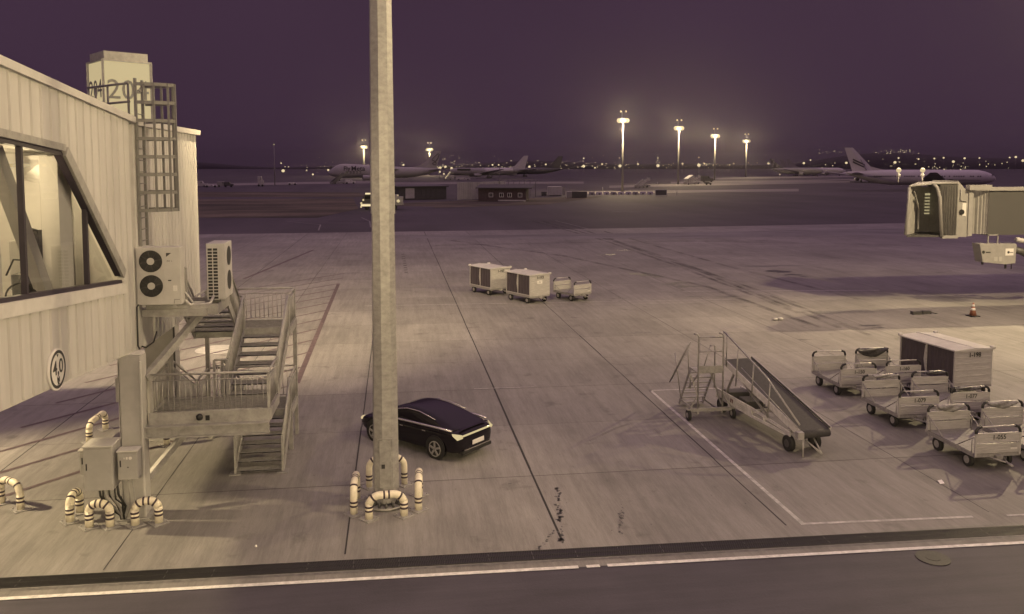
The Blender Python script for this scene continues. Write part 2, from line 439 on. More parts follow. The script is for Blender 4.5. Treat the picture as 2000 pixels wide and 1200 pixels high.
# oil stains: irregular flat puddles
def blotch(b, c, rx, ry, z=0.0046, n=18, ang=0.0):
    ph = random.random()*9; pts = []
    for k in range(n):
        a = 2*math.pi*k/n; q = 1 + 0.28*math.sin(3*a+ph) + 0.2*math.sin(5*a+2*ph) + random.uniform(-.14,.14)
        x, y = math.cos(a)*rx*q, math.sin(a)*ry*q
        pts.append((c[0]+x*math.cos(ang)-y*math.sin(ang), c[1]+x*math.sin(ang)+y*math.cos(ang), z))
    b.add(pts, [tuple(range(n))])
b = MB()
for px, py, rx, ry in ((996,945,.07,.05),(1268,538,1.1,.9),(1262,534,.6,.5),(1285,541,.7,.6),(1525,531,1.2,1.0),(1548,537,.9,.7),(1510,529,.8,.7),(1572,540,.6,.4),(1190,498,.9,.8),(1240,535,.6,.6),(1340,560,1.2,.7),(1310,556,.7,.5),(1325,553,.9,.6),(1215,489,1.2,.4),(1255,489,.5,.2),(1780,660,.1,.2),(1355,580,.8,.25),(1425,580,1.0,.3),(1215,583,.4,.2),(1700,636,.9,.3),(1570,664,.4,.12),(1610,676,.35,.1),(1350,487,1.0,.25),(1465,500,1.0,.25),(1715,640,.5,.25)):
    p = G(px,py); blotch(b, p, rx*.8, ry*.6)
for i in range(60):
    t = random.random(); p = G(1089+8*t+random.gauss(0,3), 955+110*t + random.gauss(0,3)); r_ = random.uniform(.012,.05); blotch(b, p, r_, r_*1.4, n=9)
for i in range(34):
    p = G(1213+random.gauss(0,3.5), 1012+random.gauss(0,14)); r_ = random.uniform(.01,.035); blotch(b, p, r_, r_*1.6, n=8)
for i in range(30):
    t = random.random(); p = G(1048+34*t+random.gauss(0,2.5), 1078-40*t+random.gauss(0,3)); r_ = random.uniform(.01,.035); blotch(b, p, r_, r_, n=8)
for i in range(160):
    p = Vector((random.uniform(-4,24), random.uniform(18.6,45),0)); r_ = random.uniform(.008,.03); blotch(b, p, r_, r_, n=7)
struct(b.build("oil_stains", M_TAR))
b = MB()
for px, py, rx, ry in ((1250,650,.6,.2),(1640,610,2.0,.4),(1500,520,2.5,.5),(1330,520,2,.4),(1000,510,2.2,.25),(1010,485,2.0,.2),(455,530,1.0,.3)):
    p = G(px,py); blotch(b, p, rx, ry, 0.0044)
fs = struct(b.build("dried_stains", M_FAINTSTAIN))

# far ground: verge, taxiway shoulder, far aprons, terrain
sheet("grass_verge", [tuple(G(200,425)[:2]),tuple(G(620,425)[:2]),tuple(G(700,408)[:2]),tuple(G(690,388)[:2]),tuple(G(200,390)[:2])], -0.03, M_GRASS)
sheet("grass_bank", [tuple(G(200,385)[:2]),tuple(G(720,385)[:2]),tuple(G(700,376)[:2]),tuple(G(200,374)[:2])], -0.03, M_GRASS)
sheet("grass_field", [tuple(G(775,408)[:2]),tuple(G(1060,400)[:2]),tuple(G(1180,384)[:2]),tuple(G(1060,386)[:2]),tuple(G(775,397)[:2])], -0.03, M_GRASS)
sheet("access_road", [tuple(G(640,432)[:2]),tuple(G(800,432)[:2]),tuple(G(850,404)[:2]),tuple(G(735,402)[:2])], -0.025, M_TARMAC)
sheet("shoulder", [tuple(G(800,466)[:2]),tuple(G(1300,466)[:2]),tuple(G(2100,452)[:2]),tuple(G(2100,440)[:2]),tuple(G(1300,455)[:2]),tuple(G(800,461)[:2])], 0.006, M_SHOULDER)
def far_strip(name, px0, py0, px1, py1, thick, z=-0.02, m=M_FARAPRON):
    sheet(name, [tuple(G(px0,py0)[:2]),tuple(G(px1,py1)[:2]),tuple(G(px1,py1-thick)[:2]),tuple(G(px0,py0-thick)[:2])], z, m)
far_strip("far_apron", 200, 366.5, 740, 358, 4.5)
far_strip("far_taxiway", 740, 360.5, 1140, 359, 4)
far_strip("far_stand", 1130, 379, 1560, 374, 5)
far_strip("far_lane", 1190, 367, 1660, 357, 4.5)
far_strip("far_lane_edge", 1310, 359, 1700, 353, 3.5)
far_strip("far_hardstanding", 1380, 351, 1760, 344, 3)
b = MB()
for pts in (((560,432),(626,439),(622,450)),((706,425),(722,432),(724,444))):
    for i in range(2):
        p, q = G(*pts[i]), G(*pts[i+1]); strip(b, p, q, 0.2, -0.02)
p, q = G(1085,431), G(1240,470); strip(b, p, q, 0.22, -0.02); p, q = G(1195,414), G(1250,414); strip(b, p, q, 0.7, -0.02)
struct(b.build("taxi_line", M_FADED))
# hills on the horizon
b = MB(); xs = []
for i in range(90):
    px = -300 + i*29
    h_ = 8 + 5*math.sin(px/140) + 3*math.sin(px/53+1)
    if px > 1400: h_ += 22*max(0, math.exp(-((px-1730)/210)**2))
    xs.append((px, h_))
rings = []
for px, h_ in xs:
    f0 = GD(px,2600); c0 = GD(px,3300); k0 = GD(px,4200)
    rings.append([(f0.x,f0.y,-0.2),(c0.x,c0.y,h_*2.0),(k0.x,k0.y,h_*2.2),(k0.x,k0.y,-0.2)])
b.loft(rings, True, True); struct(b.build("hills", M_HILL))

# ------------------------------------------------------------------ passenger bridge at the left
XW = -6.70
br = thing("passenger_bridge", "raised pale corrugated passenger bridge with slanted lit window on steel columns", "passenger bridge", (XW, 22.3, 4.0))
def lin(y, y0, a, y1, c): return a + (c-a)*(y-y0)/(y1-y0)
zbot = lambda y: lin(y, 14.75, 4.68, 22.2, 4.08)
ztop = lambda y: lin(y, 15.35, 10.52, 22.2, 9.94)
ssill = lambda y: lin(y, 14.95, 6.38, 21.0, 5.86)
def uline(y):
    if y < 17.75: return lin(y, 15.2, 9.25, 17.6, 9.07)
    if y < 21.05: return lin(y, 17.75, 9.06, 21.05, 6.10)
    return None
def corrugated(b, y0, y1, lo, hi, x, pitch=0.43, depth=0.065, sign=1):
    prof = [(0.0,0),(0.045,0),(0.075,1),(0.40,1),(0.43,0)]
    ys = []
    n = int((y1-y0)/pitch)+1
    for i in range(n):
        for f, h_ in prof:
            y = y0 + (i+f/0.43)*pitch
            if y <= y1: ys.append((y, h_))
    ys.append((y1, 0))
    for (ya, ha), (yb, hb) in zip(ys, ys[1:]):
        if yb - ya < 1e-6: continue
        p = [(x+sign*ha*depth,ya,lo(ya)),(x+sign*hb*depth,yb,lo(yb)),(x+sign*hb*depth,yb,hi(yb)),(x+sign*ha*depth,ya,hi(ya))]
        b.add(p, [(0,1,2,3)])
Y0 = 9.0
b = MB()
corrugated(b, Y0, 21.06, lambda y: zbot(y), lambda y: ssill(y)-0.16, XW)
corrugated(b, Y0, 21.06, lambda y: uline(y)+0.12 if uline(y) else 6.2, ztop, XW)
corrugated(b, 21.06, 22.15, zbot, ztop, XW)
b.build("wall_panel", M_CLAD, br)
b = MB(); zb2 = lambda y: 3.98; zt2 = lambda y: 9.86
corrugated(b, 23.6, 29.2, zb2, zt2, XW, 0.36, 0.05)
w2 = b.build("wall_panel", M_CLAD, br)
b = MB(); b.box(XW-0.08,XW+0.01,22.4,23.6,3.98,9.86); b.build("plain_panel", M_TRIM, br); b = MB(); b.box(XW-4.5,XW-0.1,29.12,29.2,3.98,9.86); b.build("plain_panel", M_TRIM, br)
b = MB()                                                    # flashings: parapet cap, corner post, sill band, floor edge
b.beam((XW+0.03,Y0,ztop(Y0)+0.05),(XW+0.03,22.3,ztop(22.3)+0.05),0.22,0.16)
b.beam((XW+0.03,22.42,9.93),(XW+0.03,29.3,9.93),0.24,0.16)
b.beam((XW+0.05,Y0,ssill(Y0)-0.04),(XW+0.05,21.15,ssill(21.15)-0.04),0.16,0.26)
b.box(XW-0.02,XW+0.09,22.15,22.4,4.05,9.86)
b.box(XW-0.05,XW+0.075,21.02,21.2,6.0,6.32)
b.beam((XW-0.02,Y0,zbot(Y0)+0.0),(XW-0.02,22.15,zbot(22.15)+0.0),0.10,0.07)
b.build("flashing", M_TRIM, br)
b = MB()                                                    # floor slab underside, roof deck, inner walls
b.prism([(XW-0.1,Y0,zbot(Y0)+0.05),(XW-0.1,22.2,zbot(22.2)+0.05),(XW-3.9,22.2,zbot(22.2)+0.05),(XW-3.9,Y0,zbot(Y0)+0.05)],(0,0,1.2))
b.prism([(XW-0.1,Y0,ztop(Y0)-0.6),(XW-0.1,22.2,ztop(22.2)-0.6),(XW-3.9,22.2,ztop(22.2)-0.6),(XW-3.9,Y0,ztop(Y0)-0.6)],(0,0,0.45))
b.box(XW-4.4,XW-0.1,22.45,29.1,4.0,4.2); b.box(XW-4.4,XW-0.1,22.45,29.1,9.5,9.75)
b.box(XW-4.5,XW-4.4,22.45,29.1,4.0,9.75); b.box(XW-4.4,XW-3.9,22.40,22.44,4.0,9.75)
b.build("floor_and_roof", M_CABINET, br)
# window: frame members, glass, and the lit corridor behind it
XI = XW-0.10
win = MB()
pts = [(Y0, uline(Y0)), (17.68, uline(17.68)), (21.0, 6.16)]
for (ya,za),(yb,zb_) in zip(pts, pts[1:]): win.beam((XW-0.02,ya,za),(XW-0.02,yb,zb_),0.14,0.085)
win.beam((XW-0.02,Y0,ssill(Y0)+0.13),(XW-0.02,21.05,ssill(21.05)+0.13),0.15,0.09)
for yy in (12.2, 15.97, 19.0): win.beam((XW-0.03,yy,ssill(yy)+0.1),(XW-0.03,yy+0.02,uline(yy)),0.10,0.075)
wf = win.build("window_frame", M_FRAME, br)
b = MB()                                                    # broad sloping reveal trim outside the slanted edge
b.beam((XW+0.049,17.82,9.10),(XW+0.049,21.12,6.16),0.13,0.24); b.beam((XW+0.045,Y0,uline(Y0)+0.10),(XW+0.045,17.80,9.17),0.12,0.14); b.build("window_reveal", M_STEEL, wf)
b = MB(); b.add([(XI,Y0,ssill(Y0)+0.1),(XI,21.0,ssill(21.0)+0.1),(XI,17.7,9.02),(XI,Y0,uline(Y0))],[(0,1,2,3)]); b.build("glass", M_GLASS, wf)
b = MB()
b.box(XW-3.9,XW-3.8,Y0,22.2,4.5,10); b.box(XW-3.8,XW-0.15,22.1,22.2,5.0,9.3)
b.prism([(XW-0.15,Y0,9.72),(XW-0.15,22.1,9.12),(XW-3.8,22.1,9.12),(XW-3.8,Y0,9.72)],(0,0,0.06))
b.box(XW-0.55,XW-0.2,18.1,18.75,5.5,9.0); b.box(XW-0.55,XW-0.2,14.7,15.5,5.5,9.3)
b.build("corridor_wall", M_INTERIOR, br)
for a_, c_, w_, h_ in (((XW-0.45,15.95,9.1),(XW-0.45,18.0,6.0),0.22,0.30),((XW-2.9,17.0,6.0),(XW-2.9,17.0,9.1),0.5,0.5),((XW-0.4,18.95,5.6),(XW-0.4,18.95,9.0),0.15,0.2)):
    b = MB(); b.beam(a_, c_, w_, h_); b.build("inner_brace", M_INTGREY, br)
b = MB(); b.beam((XW-1.6,20.2,6),(XW-1.6,20.2,7.1),0.8,0.5); b.build("wall_cabinet", M_INTGREY, br)
b = MB(); b.box(XW-2.14,XW-2.10,22.06,22.09,5.6,8.5); b.box(XW-1.62,XW-1.60,22.06,22.09,5.6,8.9); b.build("door_edge", M_DARKSTEEL, br)
b = MB(); b.box(XW-1.95,XW-1.45,21.75,22.08,5.4,8.55); b.build("end_pillar", M_INTERIOR, br)
b = MB(); b.box(XW-1.32,XW-1.12,21.9,22.08,5.4,8.75); b.prism([(XW-0.9,19.4,9.05),(XW-2.6,21.9,9.05),(XW-2.6,21.9,8.5),(XW-0.9,20.6,8.2)],(0.06,0.05,0)); b.build("end_panel", M_INTGREY, br)  # grey box puts in the shaded strip beside the pillar; sloping ceiling shape
b = MB(); b.box(XW-2.1,XW-1.95,20.2,21.3,8.78,8.86); b.build("ceiling_tube", E_LAMP, br)
b = MB(); b.box(XW-1.5,XW-1.35,16.3,17.5,9.02,9.07); b.box(XW-2.7,XW-2.55,16.6,17.6,9.04,9.08); b.box(XW-1.5,XW-1.35,12.2,13.4,9.2,9.26)
b.build("ceiling_tube", E_LAMP, br)
lamp("corridor_light", (XW-1.9,16.6,8.8), 260, 0.3, br)
lamp("corridor_light", (XW-1.9,20.4,8.2), 105, 0.3, br)
lamp("corridor_light", (XW-1.9,13.0,8.8), 190, 0.3, br)

# wheelchair parked behind the window
wc = thing("wheelchair", "folded dark wheelchair with grey sling parked behind the bridge window", "wheelchair", (XW-0.75,18.20,5.75))
b = MB(); b.prism([(XW-0.72,17.79,6.6),(XW-0.72,18.77,6.6),(XW-0.72,18.69,7.45),(XW-0.72,17.88,7.5)],(-0.05,0,0)); b.prism([(XW-0.7,17.70,6.15),(XW-0.7,18.94,6.15),(XW-0.75,18.86,6.6),(XW-0.75,17.79,6.6)],(-0.3,0,0)); b.build("sling", M_PLASTICDARK, wc)
b = MB()
for yy, s in ((17.70,-1),(18.86,1)):
    b.tube([(XW-0.68,yy,5.9),(XW-0.68,yy,7.45),(XW-0.60,yy+s*0.02,7.55),(XW-0.45,yy+s*0.04,7.5)],0.022); b.tube([(XW-0.68,yy,6.9),(XW-0.95,yy,6.92),(XW-1.1,yy,6.6)],0.02)
b.tube([(XW-0.7,17.70,6.2),(XW-0.7,18.86,6.9)],0.015); b.build("frame", M_BLACK, wc)
for yy in (17.62,18.97):
    b = MB(); b.tube([(XW-0.8+0.3*math.cos(t),yy,6.15+0.3*math.sin(t)) for t in [2*math.pi*k/20 for k in range(20)]],0.02,6,closed=True)
    for k in range(8): b.tube([(XW-0.8,yy,6.15),(XW-0.8+0.3*math.cos(k*.785),yy,6.15+0.3*math.sin(k*.785))],0.005,4)
    b.build("wheel", M_RUBBER, wc)

# round clearance sign on the wall
hs = thing("clearance_sign", "round white 4,0 M clearance sign with dark ring on the corrugated wall", "sign", (XW+0.05,16.9,4.42))
cx, cy, cz = XW+0.11, 16.9, 4.83
def disc(b, x, r0, r1, t, n=40):
    ri = [[(x+q, cy+r*math.cos(2*math.pi*k/n), cz+r*math.sin(2*math.pi*k/n)) for k in range(n)] for q, r in ((0,r0),(t,r0),(t,r1),(0,r1))]
    b.loft(ri, False, False, True)
b = MB(); b.cyl((cx-0.05,cy,cz),(cx,cy,cz),0.41,n=40); b.build("plate", M_SIGNWHITE, hs)
b = MB(); disc(b, cx+0.002, 0.375, 0.315, 0.004); b.build("ring", M_INK, hs)
text("4,0", 0.40, "height_figure", M_INK, hs, (cx+0.006,cy,cz+0.03), (0,1,0), (0,0,1), 0.002, bold=0.004)
text("M", 0.15, "height_unit", M_INK, hs, (cx+0.006,cy,cz-0.21), (0,1,0), (0,0,1), 0.002, bold=0.003)
b = MB()
for s in (1,-1): b.prism([(cx+0.003,cy-0.045,cz+s*0.30),(cx+0.003,cy+0.045,cz+s*0.30),(cx+0.003,cy,cz+s*0.24)],(0.004,0,0))
b.build("pointer", M_INK, hs)

# illuminated gate number tower on the roof
sg = thing("gate_number_sign", "glowing square gate number tower reading 204 on the bridge roof", "gate sign", (-8.0,25.6,9.8))
ang = R(-54); n1 = Vector((math.sin(R(36)), -math.cos(R(36)), 0)); t1 = Vector((math.cos(R(36)), math.sin(R(36)), 0))
S = 1.34; corner = Vector((-8.2,25.0,0)); O = corner
def sp(a, d, z): return O + t1*a - n1*d + Vector((0,0,z))       # a along the right face, d back into the tower
zb_, zt_ = 9.75, 11.85
b = MB(); b.prism([sp(0.03,0.03,zb_),sp(S-0.03,0.03,zb_),sp(S-0.03,S-0.03,zb_),sp(0.03,S-0.03,zb_)],(0,0,zt_-zb_)); b.build("lit_panel", E_SIGN, sg)
b = MB()
for a, d in ((0,0),(S,0),(S,S),(0,S)): q = sp(a,d,0); b.cbox((q.x,q.y,(zb_+zt_)/2),(0.055,0.055,zt_-zb_))
for z in (zt_-0.02,):
    for (a,d),(a2,d2) in (((0,0),(S,0)),((S,0),(S,S)),((S,S),(0,S)),((0,S),(0,0))): b.beam(sp(a,d,z),sp(a2,d2,z),0.06,0.05)
b.build("edge_frame", M_STEEL, sg)
b = MB(); b.prism([sp(.06,.06,zt_),sp(S-.06,.06,zt_),sp(S-.06,S-.06,zt_),sp(.06,S-.06,zt_)],(0,0,0.24)); b.build("cap", M_STEEL, sg)
text("204", 0.80, "number", M_LADDER, sg, sp(S*0.50,0.005,10.98)+n1*0.03, t1, (0,0,1), 0.004)
text("204", 0.74, "number", M_LADDER, sg, sp(-0.005,S*0.5,11.0), n1, (0,0,1), 0.004)

# caged ladder with roof guard rail
ld = thing("caged_ladder", "grey caged roof ladder rising beside the bridge wall past the number tower", "ladder", (XW+0.1,22.6,6.8))
b = MB()
for yy in (22.35,22.95): b.box(XW+0.10,XW+0.16,yy-0.045,yy+0.045,6.7,11.05)
b.build("side_rail", M_LADDER, ld)
b = MB(); z = 6.85
while z < 10.9: b.tube([(XW+0.13,22.35,z),(XW+0.13,22.95,z)],0.014,6); z += 0.3
b.build("rung", M_LADDER, ld)
cage = [(XW+0.16+0.86*math.sin(t)*1.0, 22.65-0.42*math.cos(t)) for t in [math.pi*k/12 for k in range(13)]]
for i in range(8):
    z = 7.66 + i*0.462; b = MB()
    for (xa,ya),(xb,yb) in zip(cage, cage[1:]): b.beam((xa,ya,z),(xb,yb,z),0.012,0.085)
    b.build("cage_hoop", M_LADDER, ld)
for k in (2,4,6,8,10):
    b = MB(); b.beam((cage[k][0],cage[k][1],7.62),(cage[k][0],cage[k][1],10.93),0.055,0.05); b.build("cage_strap", M_LADDER, ld)
gd = thing("roof_guard_rail", "low grey guard rail on the bridge roof in front of the number tower", "guard rail", (-6.9,21.5,9.95))
b = MB()
for z in (10.45,10.92): b.tube([(-6.75,22.3,z),(-6.75,19.9,z+0.03),(-8.9,19.9,z+0.03)] if False else [(-6.72,22.35,z),(-8.25,23.9,z)],0.032,6)
for q in (0.02,0.5,0.8,0.98): p = Vector((-6.72,22.35,0)).lerp(Vector((-8.25,23.9,0)),q); b.tube([(p.x,p.y,9.6),(p.x,p.y,10.93)],0.03,6)
b.build("rail", M_LADDER, gd)

# ------------------------------------------------------------------ columns, braces, cabinets
def column(label, x, y, wx, wy, ztop_):
    t = thing("bridge_column", label, "column", (x,y,0), "columns under the passenger bridge")
    b = MB(); b.box(x-wx/2,x+wx/2,y-0.03,y+0.03,0.02,ztop_)
    b.box(x-wx/2-0.03,x-wx/2,y-wy/2,y+wy/2,0.02,ztop_); b.box(x+wx/2,x+wx/2+0.03,y-wy/2,y+wy/2,0.02,ztop_)
    b.box(x-wx/2,x+wx/2,y-wy/2,y-wy/2+0.03,0.02,ztop_)
    b.build("shaft", M_COLUMN, t, 0.006)
    b = MB(); b.box(x-wx/2-0.15,x+wx/2+0.15,y-wy/2-0.12,y+wy/2+0.12,0.0,0.035); b.build("base_plate", M_STEEL, t)
    return t
c1 = column("pale front column of the bridge carrying grey electrical cabinets", -6.55, 21.25, 0.46, 0.5, 4.12)
b = MB(); b.box(-6.82,-6.78,21.0,21.06,0.1,4.0); b.box(-6.30,-6.26,20.95,20.99,0.05,4.0); b.box(-6.93,-6.85,21.15,21.30,2.95,3.55); b.build("conduit", M_TRIM, c1)
c2 = column("shaded rear column of the bridge behind the stair", -7.5, 27.4, 0.85, 0.6, 4.0)
b = MB(); b.beam((-6.9,26.9,0.4),(-5.3,26.9,2.1),0.2,0.2) if False else b.box(-7.05,-7.0,26.95,27.0,0.1,3.9); b.build("conduit", M_DARKSTEEL, c2)

def cabinet(label, x0,x1,y0,y1,z0,z1, roof=True, group="electrical cabinets on the front column", m=M_CABINET, extra=None):
    t = thing("electrical_cabinet", label, "cabinet", ((x0+x1)/2,(y0+y1)/2,z0), group)
    b = MB(); b.box(x0,x1,y0,y1,z0,z1); b.build("casing", m, t, 0.012)
    b = MB(); b.box(x0+0.02,x1-0.02,y0-0.018,y0,z0+0.14*(z1-z0),z1-0.05); b.build("door", m, t, 0.006)
    b = MB(); b.box(x0-0.02,x1+0.02,y0-0.04,y1+0.01,z1,z1+0.03); b.build("rain_hood", M_TRIM, t, 0.005)
    b = MB(); b.box(x0+0.06,x0+0.085,y0-0.035,y0-0.018,(z0+z1)/2-0.02,(z0+z1)/2+0.14); b.build("handle", M_BLACK, t)
    return t
cabinet("large grey electrical cabinet at left of the column", -7.46,-6.80,20.35,20.95,1.02,2.10)
k_ = cabinet("small grey cabinet with white stickers on the column front", -6.72,-6.26,20.45,20.75,1.22,1.92)
b = MB(); b.cyl((-6.42,20.431,1.76),(-6.42,20.425,1.76),0.04,n=14); b.box(-6.52,-6.48,20.425,20.431,1.73,1.79); b.box(-6.57,-6.55,20.425,20.431,1.74,1.78); b.build("sticker", M_SIGNWHITE, k_)
b = MB(); b.prism([(-6.50,20.43,1.52),(-6.46,20.43,1.52),(-6.48,20.43,1.56)],(0,-.004,0)); b.build("warning_mark", M_INK, k_)
cabinet("narrow grey switch box at the far left side of the large cabinet", -7.62,-7.47,20.55,20.85,1.35,1.95)
cb = thing("cable_bundle", "dark power cables hanging from the large cabinet to the column foot", "cables", (-6.95,20.9,0.0))
for i in range(7):
    x = -7.25+0.07*i; b = MB()
    b.tube([(x,20.7,1.03),(x+0.02,20.72,0.75-0.05*(i%3)),(x+0.14,20.82,0.42+0.06*(i%2)),(-6.86+0.012*i,20.93,0.16),(-6.84+0.012*i,20.95,0.0)],0.022 if i%2 else 0.03,7)
    b.build("cable", M_BLACK if i not in (2,4) else M_STEEL, cb)
b = MB()
b.tube([(-6.58,20.7,1.22),(-6.55,20.72,0.7),(-6.60,20.85,0.35),(-6.72,20.9,0.05)],0.014,6); b.tube([(-6.48,20.7,1.22),(-6.45,20.75,0.6),(-6.42,20.85,0.1)],0.014,6); b.build("conduit", M_STEEL, cb)

# ------------------------------------------------------------------ bent pipe bollards
def make_bollard(label, p, q, h=0.78, r=0.095, group=None):
    p, q = Vector((p[0],p[1],0)), Vector((q[0],q[1],0)); mid = (p+q)/2; d = (q-p); L = d.length; d.normalize()
    t = thing("pipe_bollard", label, "bollard", tuple(mid), group)
    R_ = min(0.27, L*0.42); pts = [p.copy()]; path = []
    def pt(u): return p + d*u
    seq = [(0,0),(0,0.2),(0,0.4),(0,h-R_)]
    for k in range(1,7): a = math.pi/2*k/6; seq.append((R_-R_*math.cos(a), h-R_+R_*math.sin(a)))
    seq += [(L/2,h)]
    seq += [(L-u, z) for u, z in reversed(seq[:-1])]
    P = [pt(u)+Vector((0,0,z+0.02)) for u, z in seq]
    b = MB(); b.tube(P, r, 16); b.build("pipe", M_BOLLARD, t)
    b = MB()
    def band(a, c):
        b = MB(); b.tube([a, c], r*1.04, 16); b.build("band", M_BAND, t)
    for u in (0, L):
        for z in (0.20, 0.30): band(pt(u)+Vector((0,0,z)), pt(u)+Vector((0,0,z+0.05)))
    for s in (-1,1): band(pt(L/2+s*0.06-0.022)+Vector((0,0,h+0.02)), pt(L/2+s*0.06+0.022)+Vector((0,0,h+0.02)))
    for i in (6, len(P)-8):
        a, c = P[i], P[i+1]; mdl = (a+c)/2; e_ = (c-a).normalized(); band(mdl-e_*0.024, mdl+e_*0.024)
    for u in (0, L):
        o = pt(u); b = MB(); M = Matrix.Translation(o) @ Matrix.Rotation(R(40),4,"Z"); b.box(-0.19,0.19,-0.19,0.19,0.0,0.025,M)
        for sx_ in (-1,1):
            for sy_ in (-1,1): q2 = M @ Vector((sx_*0.14,sy_*0.14,0)); b.cyl((q2.x,q2.y,0.02),(q2.x,q2.y,0.06),0.018,n=6)
        b.build("base_plate", M_STEEL, t)
    return t
G1 = "bent pipe bollards round the front column"; G2 = "bent pipe bollards round the light mast"; G3 = "bent pipe bollards round the rear column"
make_bollard("cream pipe bollard in front of the cable bundle", (-7.49,20.66),(-7.0,20.62),0.57,0.098,group=G1)
make_bollard("cream pipe bollard crossing the foot of the front column", (-6.42,20.62),(-5.88,20.68),0.57,0.098,group=G1)
make_bollard("cream pipe bollard seen end on left of the cabinets", (-8.08,21.05),(-8.05,21.6),0.60,0.098,group=G1)
make_bollard("cream pipe bollard standing behind the large cabinet in the bridge shade", (-9.76,27.2),(-9.70,28.5),0.60,0.098,group=G3)
make_bollard("cream pipe bollard cut by the left edge of the picture", (-10.3,22.5),(-9.62,22.0),0.66,0.088,group=G1)
make_bollard("cream pipe bollard under the left end of the stair landing", (-7.25,26.6),(-8.0,26.3),0.95,group=G3)
make_bollard("cream pipe bollard under the middle of the stair landing", (-5.95,27.3),(-5.95,28.1),0.95,group=G3)
make_bollard("cream pipe bollard in front of the light mast foot", (-0.74,20.17),(0.13,20.24),0.57,0.098,group=G2)
make_bollard("cream pipe bollard left of the light mast foot", (-1.13,20.52),(-1.10,21.5),0.72,0.094,group=G2)
make_bollard("cream pipe bollard right of the light mast foot", (0.50,20.55),(0.55,21.5),0.72,0.094,group=G2)
make_bollard("cream pipe bollard behind the light mast, half hidden", (-0.80,22.25),(0.16,22.3),0.78,0.088,group=G2)

# ------------------------------------------------------------------ near floodlight mast
MX, MY = -0.32, 21.08
def make_mast(label, x, y, group):
    t = thing("floodlight_mast", label, "light mast", (x,y,0), group)
    def ring(z, r): return [(x+r*math.cos(2*math.pi*(k+0.5)/8+R(9)),y+r*math.sin(2*math.pi*(k+0.5)/8+R(9)),z) for k in range(8)]
    b = MB(); b.loft([ring(0.12,0.345),ring(8.0,0.292)],True,False); b.build("shaft", M_MAST, t)
    b = MB(); b.loft([ring(7.6,0.318),ring(24.2,0.215)],True,False); b.build("upper_shaft", M_MAST, t)
    b = MB(); b.cyl((x,y,0.02),(x,y,0.07),0.56,n=28); b.build("base_plate", M_GALV, t)
    b = MB()
    for k in range(16):
        a = 2*math.pi*k/16; q = (x+0.48*math.cos(a),y+0.48*math.sin(a)); b.cyl((*q,0.06),(*q,0.18),0.03,n=6)
        b.beam((x+0.34*math.cos(a),y+0.34*math.sin(a),0.14),(x+0.46*math.cos(a),y+0.46*math.sin(a),0.08),0.012,0.13)
    b.build("anchor_bolt", M_DARKSTEEL, t)
    b = MB(); b.box(x-0.16,x+0.14,y-0.338,y-0.325,0.55,1.78); hd = b.build("hatch", M_GALV, t, 0.01)
    b = MB(); b.box(x-0.11,x-0.02,y-0.345,y-0.338,1.06,1.17); b.build("hatch_label", M_INK, t)
    b = MB(); b.tube([(x-0.19,y-0.345,1.60),(x-0.19,y-0.345,1.84),(x+0.17,y-0.345,1.84),(x+0.17,y-0.345,1.60)],0.012,6); b.build("hatch_trim", M_GALV, t)
    b = MB(); b.tube([(x+1.3*math.cos(a),y+1.3*math.sin(a),23.8) for a in [2*math.pi*k/24 for k in range(24)]],0.05,6,closed=True)
    for k in range(4): a = math.pi/2*k+.4; b.tube([(x,y,23.8),(x+1.3*math.cos(a),y+1.3*math.sin(a),23.8)],0.04,6)
    b.build("lamp_ring", M_GALV, t)
    for k in range(8):
        a = 2*math.pi*k/8+R(22); b = MB(); b.cbox((x+1.55*math.cos(a),y+1.55*math.sin(a),23.7),(0.5,0.5,0.22)); h_ = b.build("lamp_head", M_STEEL, t)
        b = MB(); b.cbox((x+1.58*math.cos(a),y+1.58*math.sin(a),23.585),(0.4,0.4,0.01)); b.build("lamp_lens", E_LAMP, h_)
    return t
make_mast("tall grey floodlight mast rising out of the picture beside the black car", MX, MY, "floodlight masts of the near stands")

# ------------------------------------------------------------------ external steel stair, five levels
st = thing("steel_stair", "grey zigzag steel escape stair with railings between bridge door and apron", "stair", (-4.6,24.5,0))
Z5, Z4, Z3, Z2 = 5.08, 3.80, 2.48, 1.24
XL0, XL1, XR0, XR1 = -6.05, -4.75, -4.62, -3.30           # left bay and right bay
YF, YB = 22.75, 25.6                                         # stair runs lie between these
POSTS = set()
def landing(x0,x1,y0,y1,z,beam=0.2):
    b = MB()
    y = y0
    while y < y1: b.box(x0,x1,y,y+0.012,z-0.03,z); y += 0.045
    x = x0
    while x < x1: b.box(x,x+0.008,y0,y1,z-0.028,z-0.008); x += 0.11
    b.build("landing_grating", M_STAIRGRATE, st)
    b = MB()
    b.box(x0-0.05,x1+0.05,y0-0.06,y0-0.003,z-beam,z+0.08); b.box(x0-0.05,x1+0.05,y1+0.003,y1+0.06,z-beam,z+0.02)
    b.box(x0-0.05,x0-0.004,y0,y1,z-beam,z+0.05); b.box(x1+0.004,x1+0.05,y0,y1,z-beam,z+0.05)
    b.build("landing_beam", M_STAIR, st)
